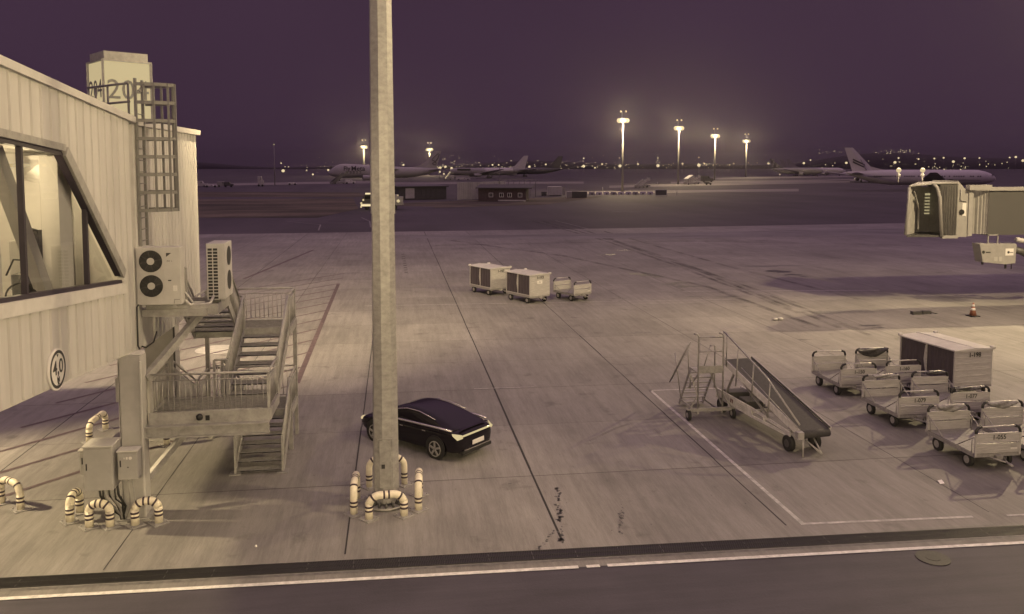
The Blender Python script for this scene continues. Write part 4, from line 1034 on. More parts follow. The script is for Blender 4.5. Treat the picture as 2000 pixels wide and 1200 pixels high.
# ------------------------------------------------------------------ wheeled maintenance platform
mp_ = thing("maintenance_platform", "wheeled steel access platform with rear steps beside the belt loader", "platform ladder", (10.8,27.2,0))
X0, X1, YP, ZP = 10.32, 11.22, 26.72, 1.68
b = MB(); b.box(X0-0.02,X1+0.02,YP,YP+0.75,ZP-0.05,ZP); b.box(X0,X1,YP-0.02,YP,ZP,ZP+0.22); b.build("deck", M_GALV, mp_)
b = MB()
for x in (X0,X1): b.tube([(x,YP,0.3),(x,YP,ZP+1.25),(x-0.05,YP,ZP+1.33),(x-0.16,YP+0.05,ZP+1.36)],0.032,8); b.tube([(x,YP+0.75,ZP-0.05),(x,YP+0.75,0.9)],0.028,6)
b.tube([(X0,YP,ZP+1.22),(X1,YP,ZP+1.22)],0.027,8); b.tube([(X0,YP,ZP+0.72),(X1,YP,ZP+0.72)],0.024,8)
b.tube([(X1,YP+0.75,ZP),(X1,YP+0.75,ZP+0.75),(X1-0.2,YP+0.75,ZP+0.75)],0.027,6); b.tube([(X0+0.5,YP+0.75,ZP),(X0+0.62,YP+0.75,ZP+0.4),(X0+0.7,YP+0.75,ZP+0.72)],0.024,6); b.build("guard_rail", M_GALV, mp_)
b = MB()
for x in (X0,X1): b = MB(); b.beam((x,YP+0.75,ZP-0.03),(x,YP+1.85,0.06),0.04,0.09); b.build("stair_stringer", M_GALV, mp_)
for k in range(7):
    f = (k+0.6)/7; b = MB(); b.box(X0+0.02,X1-0.02,YP+0.75+1.1*f-0.09,YP+0.75+1.1*f+0.09,ZP-0.06-(ZP-0.1)*f-0.03,ZP-0.06-(ZP-0.1)*f); b.build("step", M_GALV, mp_)
b = MB()
for d in (0.0,0.13): b.tube([(X0-0.02-d*.3,YP+0.72+d,ZP+0.92-d),(X0-0.28-d*.3,YP+1.9+d,0.98-d*1.2)],0.027,6)
for f in (0.15,0.85): b.tube([(X0-0.02-.26*f,YP+0.72+1.18*f,ZP+0.92-.62*f-.1*f),(X0,YP+0.75+1.1*f,ZP-0.05-(ZP-0.1)*f)],0.022,6)
b.build("stair_rail", M_GALV, mp_)
b = MB(); b.box(X0-0.35,X1+0.40,YP-0.05,YP+0.03,0.30,0.42); b.box(X0-0.02,X0+0.04,YP,YP+1.8,0.20,0.27); b.box(X1-0.04,X1+0.02,YP,YP+1.8,0.20,0.27); b.build("base_beam", M_GALV, mp_)
for a_, c_ in (((X0,YP,0.9),(X0-0.28,YP,0.4)),((X1,YP,0.9),(X1+0.33,YP,0.4)),((X0,YP,1.6),(X0,YP+0.9,0.9)),((X0-.25,YP+.05,ZP-.1),(X0-0.02,YP,0.9)),((X1-0.2,YP+0.7,ZP-0.1),(X1,YP+.1,0.5))):
    b = MB(); b.beam(a_, c_, 0.042, 0.042); b.build("brace", M_GALV, mp_)
for x in (X0-0.33,X1+0.38):
    b = MB(); b.cyl((x-0.05,YP-0.02,0.19),(x+0.05,YP-0.02,0.19),0.19,n=20); wh = b.build("wheel", M_RUBBER, mp_, 0.015)
    b = MB(); b.cyl((x-0.055,YP-0.02,0.19),(x+0.055,YP-0.02,0.19),0.09,n=12); b.build("rim", M_GALV, wh)
    b = MB(); b.box(x-0.07,x+0.07,YP-0.12,YP+0.08,0.38,0.42); b.build("mudguard", M_GALV, mp_)

# ------------------------------------------------------------------ small things on the apron
p = G(1900,618)
co = thing("traffic_cone", "dark traffic cone with two pale bands near the right edge", "traffic cone", (p.x,p.y,0))
b = MB(); b.cyl((p.x,p.y,0.05),(p.x,p.y,0.80),0.20,0.035,n=20); b.build("cone", M_CONE, co)
b = MB(); b.cbox((p.x,p.y,0.03),(0.55,0.55,0.06)); b.build("base", M_BLACK, co, 0.01)
for z in (0.36,0.58): b = MB(); r0 = 0.205-0.22*(z-0.05); b.cyl((p.x,p.y,z),(p.x,p.y,z+0.13),r0,r0-0.028,n=20); b.build("band", M_SIGNWHITE, co)
p = G(1800,614); b = MB(); b.cbox((p.x-0.35,p.y,0.09),(0.6,0.28,0.18)); b.cbox((p.x+0.35,p.y+0.1,0.09),(0.55,0.26,0.18)); b.tube([(p.x+0.6,p.y,0.1),(p.x+0.85,p.y-0.1,0.05),(p.x+1.0,p.y,0.03)],0.03,6)
tag(b.build("wheel_chock", M_TAR, None, 0.03), "dark rubber wheel chocks tied with rope, left of the traffic cone", "wheel chock")
p = G(1520,626); b = MB(); b.sphere((p.x-0.2,p.y,0.07),0.14,9,5,(1.3,1,.6)); b.sphere((p.x+0.15,p.y+0.05,0.08),0.16,9,5,(1.1,1,.6)); tag(b.build("litter_bundle", M_CABINET), "crumpled grey bundle lying on open concrete beyond the loader", "litter")
p = G(1837,943); b = MB(); b.prism([(p.x-.1,p.y-.12,.012),(p.x+.05,p.y-.1,.012),(p.x+.12,p.y+.12,.03),(p.x-.02,p.y+.1,.02)],(0,0,.006)); tag(b.build("paper_scrap", M_PAPER), "scrap of white paper lying in front of the nearest cart", "litter")
p = G(500,1068); b = MB(); b.sphere((p.x,p.y,0.015),0.03,8,4); tag(b.build("pebble", M_PAPER), "tiny white scrap on the concrete left of the light mast", "litter")
def manhole(label, p, r, m, m2):
    t = thing("manhole_cover", label, "manhole cover", (p.x,p.y,0)); b = MB(); b.cyl((p.x,p.y,-0.02),(p.x,p.y,0.008),r,n=40); b.build("surround", m, t)
    b = MB(); b.cyl((p.x,p.y,0.008),(p.x,p.y,0.014),r*0.45,n=28); b.build("lid", m2, t)
manhole("round dark manhole cover in the asphalt service road", G(1822,1090), 0.36, M_GRATE, M_BLACK)
manhole("large pale round manhole cover behind the stair", G(424,683), 1.0, M_MANHOLE, M_MANHOLE)

# ------------------------------------------------------------------ boarding bridge at the right
JY = 46.0
jb = thing("boarding_bridge", "grey boarding bridge with pleated docking head and flat tunnel at the right edge", "boarding bridge", (33.0,JY,4.6))
zb, zt = 4.62, 7.30
b = MB(); b.box(36.0,62,JY-0.4,JY+2.6,zb-0.05,zt); b.build("tunnel", M_JETGREY, jb)
b = MB(); b.beam((35.0,JY-0.42,zt+0.12),(62,JY-0.42,zt+0.12),0.22,0.22); b.box(34.6,36.1,JY-0.55,JY-0.2,zt+0.05,zt+0.36)
for x in (39.1,41.9,43.2,46): b.cbox((x,JY-0.45,zt+0.15),(0.22,0.4,0.5))
b.build("roof_pipe", M_JETWHITE, jb)
b = MB(); n = 16; vs = []; fs = []
for i in range(n+1):                                            # curved pleated joint between cab and tunnel
    a = math.pi*0.5*i/n; x = 35.05+0.95*math.sin(a)*1.0; y = JY+0.5-0.95*(math.sin(a)) + (0.055 if i%2 else 0); vs += [(x,y,zb),(x,y,zt)]
for i in range(n): fs.append((2*i,2*i+2,2*i+3,2*i+1))
b.add(vs, fs); b.box(35.1,36.1,JY+0.5,JY+2.5,zb,zt); b.build("pleated_joint", M_JETWHITE, jb)
b = MB(); b.prism([(34.0,JY-0.25,zb-0.15),(34.75,JY-0.25,zb-0.15),(34.75,JY-0.25,zt+0.05),(34.55,JY-0.25,zt+0.08),(34.0,JY-0.25,zt+0.62)],(0,2.4,0)); b.box(34.75,35.05,JY-0.32,JY+0.1,zb-0.1,zt+0.1); b.build("cab_wall", M_JETWHITE, jb)
b = MB(); b.cyl((34.32,JY-0.26,6.0),(34.32,JY-0.32,6.0),0.16,n=20); b.build("cab_window", M_BLACK, jb)
b = MB(); b.box(34.36,34.62,JY-0.27,JY-0.255,5.75,6.55); b.build("notice", M_SIGNWHITE, jb)
b = MB(); b.tube([(34.2,JY-0.3,7.4),(34.2,JY-0.3,6.7),(34.62,JY-0.3,6.65)],0.035,6); b.build("conduit", M_STEEL, jb)
# docking head: two pleated sides, back wall, roof
def pleats(b, p, q, za, zb_, n, amp, lean=0.0):
    p, q = Vector(p), Vector(q); d = (q-p).normalized(); nn = Vector((-d.y,d.x,0)); vs = []; fs = []
    for i in range(2*n+1):
        o = p.lerp(q,i/(2*n)) + nn*(amp if i%2 else 0); vs += [(o.x+lean*(1-i/(2*n)),o.y,za),(o.x,o.y,zb_)]
    for i in range(2*n): fs.append((2*i,2*i+2,2*i+3,2*i+1))
    b.add(vs, fs)
b = MB(); pleats(b,(32.75,JY-0.35,0),(34.0,JY-0.30,0),zb,7.72,6,0.22,0.25); b.build("bellows", M_BELLOWS, jb)
for k in range(7): b = MB(); q = 32.86+0.165*k; b.box(q-0.018,q+0.018,JY-0.40,JY-0.37,zb+0.02,7.62); b.build("pleat_shade", M_DARKSTEEL, jb)  # dark strips painted in as shade between the pleats
for k in range(6): b = MB(); u = (k+.6)/6.4; b.box(30.98+2.22*u-0.03,30.98+2.22*u+0.03,JY+0.04+2.2*u,JY+0.06+2.2*u,zb+0.02,7.45); b.build("pleat_shade", M_DARKSTEEL, jb)  # same painted pleat shade on the far side
b = MB(); pleats(b,(30.98,JY+0.1,0),(33.2,JY+2.3,0),zb,7.55,7,-0.16,-0.1); b.build("bellows", M_BELLOWS, jb)
b = MB(); b.tube([(32.98,JY-0.36,zb-0.1),(32.72,JY-0.42,6.9),(32.55,JY-0.38,7.5),(32.35,JY-0.3,7.72)],0.11,8); b.tube([(30.85,JY+0.05,zb-0.02),(30.98,JY+0.05,6.6),(31.02,JY+0.05,7.55)],0.08,8); b.box(33.0,34.05,JY-0.42,JY-0.2,zb-0.22,zb-0.04); b.build("bellows_frame", M_JETWHITE, jb)
b = MB(); b.box(33.0,34.0,JY+2.2,JY+2.35,zb,7.5); b.box(33.9,34.0,JY,JY+2.2,zb,7.5); b.beam((31.5,JY+0.3,7.3),(32.3,JY+0.9,6.1),0.07,0.1); b.beam((32.3,JY+0.95,6.1),(32.3,JY+0.95,4.9),0.08,0.08); b.build("cab_interior", M_BELLOWS, jb)
b = MB(); b.prism([(30.9,JY-0.0,zb-.14),(32.8,JY-0.3,zb-.14),(34,JY-0.2,zb-.14),(34,JY+2.4,zb-.14),(33.2,JY+2.4,zb-.14)],(0,0,.12)); b.build("cab_floor", M_DARKSTEEL, jb)
b = MB(); b.prism([(30.92,JY-0.05,7.55),(32.4,JY-0.4,7.72),(34.0,JY-0.3,7.75),(34.0,JY+2.4,7.75),(33.2,JY+2.4,7.70)],(0,0,0.08)); b.build("bellows_roof", M_JETWHITE, jb)
for k in range(7):
    b = MB(); z = 5.75+0.20*k; b.box(33.55,33.88,JY+2.15,JY+2.19,z,z+(0.07 if k < 6 else 0.12)); b.build("slot_light", E_DIM, jb)
for px_ in (1806,1860):
    p = AD(px_,333,48.6); zz = 8.55; b = MB(); b.tube([(p.x,JY+1.2,7.8),(p.x,JY+1.2,zz-0.15)],0.04,6); b.sphere((p.x,JY+1.2,zz-0.3),0.12,8,5); po = b.build("lamp_pole", M_TRIM, jb)
    b = MB(); b.sphere((p.x,JY+1.2,zz),0.15,16,10); b.build("globe_lamp", E_LAMP, po)
    lamp("globe_light", (p.x,JY+1.2,zz+0.32), 70, 0.2, jb)
b = MB(); b.box(49.5,50.5,JY+0.6,JY+1.6,0,zb-0.1); b.build("support_leg", M_JETGREY, jb)
ac = thing("ground_air_unit", "pale box shaped ground air unit slung under the boarding bridge", "air unit", (36.5,JY,2.9))
b = MB(); b.prism([(35.15,JY-0.9,4.10),(37.65,JY-0.9,4.06),(37.62,JY-0.9,2.86),(36.9,JY-0.9,2.80),(35.42,JY-0.9,2.96)],(0,0.7,0)); b.build("casing", M_JETWHITE, ac, 0.02)
b = MB(); b.box(36.15,36.38,JY-0.915,JY-0.902,3.0,3.28); b.box(36.46,36.66,JY-0.915,JY-0.902,3.0,3.28); b.build("vent", M_CABINET, ac)
b = MB(); b.box(36.9,37.45,JY-0.912,JY-0.902,3.35,3.78); b.build("notice", M_SIGNWHITE, ac)
b = MB(); b.cyl((35.42,JY-0.905,3.58),(35.42,JY-0.915,3.58),0.10,n=12); b.cyl((37.1,JY-0.915,3.55),(37.1,JY-0.92,3.55),0.08,n=12); b.box(35.58,35.9,JY-0.91,JY-0.902,3.53,3.60); b.box(37.2,37.42,JY-0.918,JY-0.912,3.52,3.56); b.build("logo", M_INK, ac)
b = MB(); b.box(36.0,36.06,JY-0.5,JY-0.44,4.05,4.65); b.box(36.65,36.71,JY-0.5,JY-0.44,4.05,4.65); b.box(36.0,36.71,JY-0.5,JY-0.44,4.55,4.62); b.build("hanger", M_JETWHITE, ac)
b = MB(); b.tube([(37.66,JY-0.5,4.1),(37.68,JY-0.5,2.45)],0.03,5); b.box(35.6,35.7,JY-0.6,JY-0.5,2.78,2.95); b.box(37.2,37.27,JY-0.6,JY-0.5,2.5,2.85); b.build("leg", M_DARKSTEEL, ac)
hz_ = thing("air_hose", "coiled pale air hose hanging under the boarding bridge tunnel", "hose", (39.5,JY-0.4,3.4))
b = MB(); b.tube([(37.7,JY-0.4,3.7),(38.3,JY-0.5,3.55),(39.0,JY-0.6,3.2),(40.2,JY-0.6,3.1),(41.5,JY-0.5,3.4)],0.22,10); b.build("hose", M_DARKSTEEL, hz_)
b = MB(); b.tube([(37.9,JY-0.5,4.3),(38.6,JY-0.6,4.15),(39.4,JY-0.6,4.35)],0.15,8); b.tube([(39.1,JY-0.7,3.55),(39.3,JY-0.75,3.95),(39.6,JY-0.7,3.9),(39.6,JY-0.7,3.5),(39.3,JY-0.75,3.35)],0.16,8,closed=True); b.build("hose_loop", M_TRIM, hz_)

# ------------------------------------------------------------------ aircraft
def aircraft(label, L, Rf, nose, direction, ground_z=0.0, axis_z=4.6, tail_h=11.5, span=56, engines=2, paint=M_PLANE, jumbo=False, fin=None, windows=True, tailcol=None, wingcol=None, group="parked airliners far across the airfield"):
    """local frame: +x forward with the nose at x = 0"""
    t = thing("airliner", label, "airliner", (nose.x,nose.y,0), group)
    OFF[t.name] = Vector(); fin = fin or paint; wingcol = wingcol or M_PLANEGREY
    st_ = [(0,0.04,-0.12),(0.012,0.32,-0.10),(0.035,0.58,-0.06),(0.07,0.82,-0.02),(0.115,0.98,0),(0.16,1,0),(0.68,1,0),(0.76,0.92,0.06),(0.84,0.72,0.20),(0.92,0.45,0.40),(0.98,0.18,0.58),(1.0,0.06,0.62)]
    rings = []
    for f, r_, zo in st_:
        ring = []
        for k in range(20):
            a = 2*math.pi*k/20; y = math.cos(a)*r_*Rf; z = math.sin(a)*r_*Rf + zo*Rf
            if jumbo and z > 0 and f < 0.40: z += (z/Rf)*0.62*Rf*min(1, f/0.06)*max(0, min(1,(0.40-f)/0.10))
            ring.append((-f*L, y, axis_z+z))
        rings.append(ring)
    b = MB(); b.loft(rings, True, True); b.build("fuselage", paint, t)
    def slab(name, r0, r1, m, parent=t):
        b = MB(); b.loft([r0, r1], True, False); return b.build(name, m, parent)
    def wing(y0,z0,x0,c0,y1,z1,x1,c1,th,name,m):
        def sec(x,y,z,c): return [(x,y,z),(x-0.3*c,y,z+th*c*0.6),(x-c,y,z),(x-0.4*c,y,z-th*c*0.4)]
        return slab(name, sec(x0,y0,z0,c0), sec(x1,y1,z1,c1), m)
    for s in (1,-1):
        wing(s*Rf*0.7, axis_z-Rf*0.55, -0.32*L, 0.19*L, s*span/2, axis_z+0.4+span*0.028, -0.56*L, 0.045*L, 0.11, "wing", wingcol)
        wing(s*Rf*0.25, axis_z+Rf*0.45, -0.875*L, 0.095*L, s*span*0.17, axis_z+Rf*0.45+0.6, -0.955*L, 0.03*L, 0.1, "stabiliser", paint)
        for e in ([0.17,0.32] if engines == 4 else [0.17]):
            x = -0.345*L-(e-0.17)*L*0.52; y = s*span*e; z = axis_z-Rf*0.75-0.5; el = 0.075*L; er = Rf*0.46
            b = MB(); b.tube([(x+el*.6,y,z),(x+el*.5,y,z),(x+el*.1,y,z),(x-el*.4,y,z),(x-el*.62,y,z)],[er*.86,er,er*1.02,er*.8,er*.55],16); en = b.build("engine", paint if jumbo else M_PLANEGREY, t)
            b = MB(); b.cyl((x+el*.605,y,z),(x+el*.61,y,z),er*.8,n=16); b.build("intake", M_BLACK, en)
            b = MB(); b.beam((x,y,z+er*.8),(x-el*.8,y,z+er*1.6),0.3,0.8); b.build("pylon", paint, en)
        b = MB()
        for dx in (0.0,-0.03*L): b.cyl((-0.50*L+dx,s*Rf*0.9-0.2,0.6),(-0.50*L+dx,s*Rf*0.9+0.2,0.6),0.6,n=14)
        b.tube([(-0.51*L,s*Rf*0.9,0.6),(-0.50*L,s*Rf*0.7,axis_z-Rf*.6)],0.22,6); b.build("landing_gear", M_DARKSTEEL, t)
    b = MB(); b.cyl((-0.10*L,-0.35,0.5),(-0.10*L,0.35,0.5),0.5,n=14); b.tube([(-0.10*L,0,0.5),(-0.10*L,0,axis_z-Rf*.7)],0.16,6); b.build("landing_gear", M_DARKSTEEL, t)
    zf = axis_z+Rf*0.8
    def fsec(x,c,z,w_): return [(x,0,z),(x-c*0.35,w_,z),(x-c,0,z),(x-c*0.35,-w_,z)]
    fn = slab("tail_fin", fsec(-0.80*L,0.155*L,zf,0.45), fsec(-0.80*L-tail_h*0.92,0.058*L,zf+tail_h,0.16), fin)
    b = MB(); b.prism([(-0.70*L,-0.15,zf+0.0*Rf),(-0.83*L,-0.12,zf+0.2*tail_h),(-0.83*L,-0.12,zf)],(0,0.3,0)); b.build("fin_fillet", fin, t)
    b = MB(); 
    for s in (1,-1): b.prism([(-0.022*L,s*Rf*0.36,axis_z+Rf*.28+(0.75*Rf*.9 if jumbo else 0)),(-0.034*L,s*Rf*0.60,axis_z+Rf*.25+(0.75*Rf*.9 if jumbo else 0)),(-0.038*L,s*Rf*0.60,axis_z+Rf*.40+(0.75*Rf*.9 if jumbo else 0)),(-0.027*L,s*Rf*0.36,axis_z+Rf*.44+(0.75*Rf*.9 if jumbo else 0))],(0.05,s*0.1,0.05))
    b.build("cockpit_window", M_BLACK, t)
    if windows:
        for s in (1,-1):
            b = MB(); f = 0.12
            while f < 0.82:
                if not 0.30 < f < 0.32 and random.random() < .8: b.box(-f*L-0.2,-f*L+0.2,s*Rf*0.985-0.05,s*Rf*0.985+0.05,axis_z+Rf*0.10,axis_z+Rf*0.24)
                f += 0.0155
            b.build("window_row", M_BLACK, t)
    t.rotation_euler.z = math.atan2(direction.y, direction.x)
    return t, zf
def plane_between(nose_px, tail_px, d, d2=None):
    n, t = AD(nose_px,325,d), AD(tail_px,325,d2 or d); n.z = t.z = 0
    return n, (n-t).normalized(), (n-t).length
# wide-body at the right, nose to the right
n, dr_, L = plane_between(1946, 1652, 292, 300)
D1, zf = aircraft("large white airliner parked nose right behind the boarding bridge, striped tail fin", L, 2.75, n, dr_, axis_z=4.75, tail_h=8.6, span=54)
OFF[D1.name] = Vector()
b = MB()
for s in (1,-1):
    for dz in (0.0,0.9): b.prism([(-0.875*L,s*0.33-dz*0.0,zf+2.6-dz),(-0.955*L,s*0.30,zf+4.6-dz),(-0.955*L,s*0.30,zf+4.1-dz),(-0.87*L,s*0.33,zf+2.0-dz)],(0,s*0.06,0))
b.build("tail_stripe", M_INK, D1)
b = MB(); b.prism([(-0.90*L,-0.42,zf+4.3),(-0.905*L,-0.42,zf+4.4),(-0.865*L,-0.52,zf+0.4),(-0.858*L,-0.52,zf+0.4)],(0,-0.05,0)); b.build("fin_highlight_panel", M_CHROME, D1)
b = MB(); b.beam((-0.30*L,-2.80,4.1),(-0.86*L,-2.4,5.2),0.06,0.16); b.beam((-0.12*L,-2.76,3.9),(-0.5*L,-2.8,4.0),0.06,0.10); b.build("cheat_line", M_PLANEDARK, D1)
# jumbo freighter, nose to the left
n, dr_, L = plane_between(640, 862, 492, 505)
J, zf = aircraft("white jumbo freighter lettered Fly Meta parked nose left beyond the mast", L, 3.25, n, dr_, axis_z=5.0, tail_h=10.6, span=60, engines=4, jumbo=True, windows=False, paint=M_FREIGHTER)
text("Fly", 3.6, "company_name", M_INK, J, (-0.165*L,3.32,7.35), (-1,0,0), (0,0,1), 0.03, bold=0.05)
text("Meta", 4.1, "company_name", M_INK, J, (-0.262*L,3.35,7.35), (-1,0,0), (0,0,1), 0.03, bold=0.04)
b = MB()
for k in range(4):
    x = -0.175*L-k*0.028*L-0.02*L
    b.box(x-0.7,x+0.7,3.22,3.30,4.55,4.75); b.box(x-0.7,x+0.7,3.22,3.30,5.5,5.7); b.box(x-0.1,x+0.1,3.22,3.30,4.4,5.9); b.box(x-0.6,x-0.4,3.22,3.30,4.5,5.6)
b.build("company_glyphs", M_INK, J)
b = MB(); P0 = Vector((-0.925*L,0.42,zf+5.4)); 
loop = [(-0.918,2.8),(-0.94,3.6),(-0.968,5.9),(-0.982,8.4),(-0.972,9.0),(-0.945,7.4),(-0.918,5.6),(-0.915,5.0),(-0.94,4.3),(-0.955,3.0),(-0.95,2.0),(-0.93,2.2)]
b.tube([(f*L,0.36-0.02*z,zf+z) for f, z in loop],0.26,6,closed=True); b.build("tail_emblem", M_PLANEDARK, J)
# further planes
n, dr_, L = plane_between(872, 1032, 600, 615)
P2, zf = aircraft("airliner with pale crown and dark belly behind the brick cabin, white tail fin", L, 2.8, n, dr_, axis_z=4.8, tail_h=9.6, span=52, paint=M_PLANEGREY, fin=M_PLANE)
b = MB(); rings = []
for f in (0.45,0.5,0.7,0.8): rings.append([(-f*L,math.cos(a)*2.88,4.8+math.sin(a)*2.88) for a in [math.pi*k/10 for k in range(11)]]+[(-f*L,0,5.0)])
b.loft(rings, True, True); b.build("crown_paint", M_PLANE, P2)
b = MB(); b.box(-0.28*L,-0.12*L,2.78,2.84,5.6,7.1); b.build("company_name", M_INK, P2)
n, dr_, L = plane_between(945, 1100, 690, 700)
aircraft("dark airliner with dark tail fin hidden behind the pale crowned airliner", L, 2.8, n, dr_, axis_z=4.8, tail_h=10.2, span=52, paint=M_PLANEDARK)
for npx, tpx, d, lab, pm, fm in ((1652,1536,760,"white airliner with checked tail fin, rightmost of the distant trio",M_PLANE,M_PLANEGREY),(1625,1524,800,"grey airliner, middle of the distant trio of tails",M_PLANEDARK,M_PLANEGREY),(1608,1506,720,"grey airliner with dark fin, leftmost of the distant trio",M_PLANEGREY,M_PLANEDARK)):
    n, dr_, L = plane_between(npx, tpx, d-18, d+10)
    T, zf = aircraft(lab, L, 2.7, n, dr_, axis_z=4.7, tail_h=8.6, span=48, paint=pm, fin=fm)
    b = MB()
    for k in range(3):
        for j in range(3):
            if (k+j) % 2 == 0: b.box(-0.865*L-k*2.0-j*1.5-1.4,-0.865*L-k*2.0-j*1.5,-0.42,0.42,zf+1.2+j*1.8,zf+2.8+j*1.8)
    b.box(-0.96*L-1.4,-0.935*L,-0.3,0.3,zf+7.0,zf+8.4); b.build("fin_pattern", M_JETWHITE, T)
n, dr_, L = plane_between(1720, 1655, 420, 500)
aircraft("dark airliner mostly hidden behind the large striped airliner", L*0.8, 2.4, n, dr_, axis_z=4.2, tail_h=8.2, span=40, paint=M_PLANEDARK, fin=M_PLANEDARK)

# ------------------------------------------------------------------ far floodlight masts
def far_mast(label, px, d, ht, watts, spread=1.35, extra=True):
    p = GD(px, d); t = thing("tall_light_mast", label, "light mast", (p.x,p.y,0), "floodlight masts across the airfield")
    x, y = p.x, p.y; k = d/300.0
    b = MB(); b.tube([(x,y,0),(x,y,ht-0.4)],[0.42*k**.5,0.26*k**.5],8); b.build("pole", M_FARPOLE, t)
    b = MB(); b.tube([(x,y+1.4,ht-0.2),(x,y+1.4,ht+3.4*k**.7)],0.08,5); b.beam((x,y,ht-0.3),(x,y+1.4,ht-0.2),0.15,0.15); b.build("dot_rod", M_STEEL, t)  # rod added to carry the reflection dots
    side = Vector((math.cos(YAW),-math.sin(YAW),0))
    b = MB(); b.tube([Vector((x,y,ht-0.2))+Vector((math.cos(a),math.sin(a),0))*spread for a in [math.pi*k2/8 for k2 in range(16)]],0.1,5,closed=True); b.build("lamp_frame", M_STEEL, t)
    for i in range(8):
        a = 2*math.pi*i/8; b = MB(); b.sphere((x+math.cos(a)*spread*k**.35,y+math.sin(a)*spread*k**.35,ht),0.95*k**.6,12,8,(1,1,0.9)); b.build("flood_lamp", E_LAMP, t)
    for i in (-1,1):
        q = Vector((x,y,ht+3.2*k**.7))+side*i*0.9*k**.5; b = MB(); b.sphere((q.x,q.y-0.3,q.z),0.34*k**.7,8,5); b.build("reflection_dot", E_SMALL, t)  # glowing dots stand for lamp reflections in the viewing window
    b = MB(); b.cyl((x,y,ht-0.1),(x,y,ht-0.02),0.40*k**.5,n=14); b.build("pole_shade", M_STEEL, t)  # disc added under the lamps to keep their light off the pole
    vv = Vector((x,y-8,0)).normalized(); lamp("mast_light", (x-vv.x*(2.6+k),y-vv.y*(2.6+k),ht-0.6), watts, 0.3, t)
    return t
FM = 34000
far_mast("tallest looking far light mast, nearest of the right hand row of four", 1216, 281, 24.3, FM)
far_mast("second far light mast from the left in the right hand row", 1325, 402, 27.2, FM*1.1)
far_mast("third far light mast from the left in the right hand row", 1396, 520, 27.6, FM*1.2)
far_mast("far light mast at the right end of the row, smallest looking", 1457, 668, 29.0, FM*1.35)
far_mast("far light mast above the jumbo freighter, left of the near mast", 711, 720, 25.5, FM*1.35)
far_mast("far light mast behind the jumbo tail, right of the near mast", 839, 800, 25.0, FM*1.35)
p = GD(536,380); t = thing("thin_mast", "thin unlit pole with a tiny top light standing at far left", "mast", (p.x,p.y,0))
b = MB(); b.tube([(p.x,p.y,0),(p.x,p.y,18.6)],[0.22,0.12],6); b.build("pole", M_STEEL, t)
b = MB(); b.sphere((p.x,p.y,18.8),0.3,8,5); b.build("top_light", E_DIM, t)

# ------------------------------------------------------------------ sheds, fence, container, barriers
def quadbox(b, a, c, depth, z0, z1):
    a, c = Vector((a.x,a.y,0)), Vector((c.x,c.y,0)); d = (c-a).normalized(); n_ = Vector((-d.y,d.x,0))
    if n_.y < 0: n_ = -n_
    b.prism([(a.x,a.y,z0),(c.x,c.y,z0),(c.x+n_.x*depth,c.y+n_.y*depth,z0),(a.x+n_.x*depth,a.y+n_.y*depth,z0)],(0,0,z1-z0)); return d, -n_
sh = thing("storage_shed", "low dark shed with one pale roller panel right of the near mast", "shed", tuple(G(820,391)))
b = MB(); a, c = G(779,391), G(872,389); d_, n_ = quadbox(b, a, c, 8, 0, 3.3); b.build("wall", M_SHED, sh)
b = MB(); b.prism([tuple(a-d_*.5+n_*.5+Vector((0,0,3.3))),tuple(c+d_*.5+n_*.5+Vector((0,0,3.3))),tuple(c+d_*.5-n_*8.5+Vector((0,0,3.6))),tuple(a-d_*.5-n_*8.5+Vector((0,0,3.6)))],(0,0,.25)); b.build("roof", M_DARKSTEEL, sh)
LW = (c-a).length
def face_box(b, org, d_, n_, u0, u1, z0, z1, t_=0.08, o_=0.01):
    p = org+d_*u0+n_*o_; q = org+d_*u1+n_*o_; b.prism([(p.x,p.y,z0),(q.x,q.y,z0),(q.x,q.y,z1),(p.x,p.y,z1)],tuple(n_*t_))
b = MB(); face_box(b,a,d_,n_,LW*.135,LW*.32,0.35,3.05); b.build("pale_panel", M_CORRPALE, sh)
for u0, u1 in ((.47,.54),(.58,.63),(.68,.74),(.80,.86)):
    b = MB(); face_box(b,a,d_,n_,LW*u0,LW*u1,0.3,2.6); b.build("door", M_JETGREY, sh)
fe = thing("corrugated_fence", "tall pale corrugated sheet wall standing left of the brick cabin", "sheet wall", tuple(G(895,391)))
b = MB(); a, c = G(893,391), G(938,389); L = (c-a).length; d = (c-a)/L; nn = Vector((d.y,-d.x,0)); vs=[]; fs=[]; N = 26
for i in range(N+1):
    p = a+d*L*i/N+nn*(0.25 if i%2 else 0); vs += [(p.x,p.y,0),(p.x,p.y,4.6)]
for i in range(N): fs.append((2*i,2*i+2,2*i+3,2*i+1))
b.add(vs,fs); b.build("front_sheet", M_CORRPALE, fe)
b = MB(); a2_ = c; c2_ = c+Vector((9,16,0)); vs=[]; fs=[]
for i in range(25):
    p = a2_.lerp(c2_,i/24)+Vector((0.25 if i%2 else 0,0,0)); vs += [(p.x,p.y,0),(p.x,p.y,4.6)]
for i in range(24): fs.append((2*i,2*i+2,2*i+3,2*i+1))
b.add(vs,fs); b.build("side_sheet", M_CORRPALE, fe)
ca = thing("brick_cabin", "small dark brick cabin with four white framed windows and flat roof", "cabin", tuple(G(985,393)))
b = MB(); a, c = G(934,393), G(1027,393.5); d_, n_ = quadbox(b, a, c, 7, 0, 3.2); b.build("wall", M_BRICK, ca)
LW = (c-a).length
b = MB(); b.prism([tuple(a-d_*.6+n_*.7+Vector((0,0,3.2))),tuple(c+d_*1.6+n_*.7+Vector((0,0,3.2))),tuple(c+d_*1.6-n_*7.5+Vector((0,0,3.9))),tuple(a-d_*.6-n_*7.5+Vector((0,0,3.9)))],(0,0,.22)); b.build("roof", M_SHED, ca)
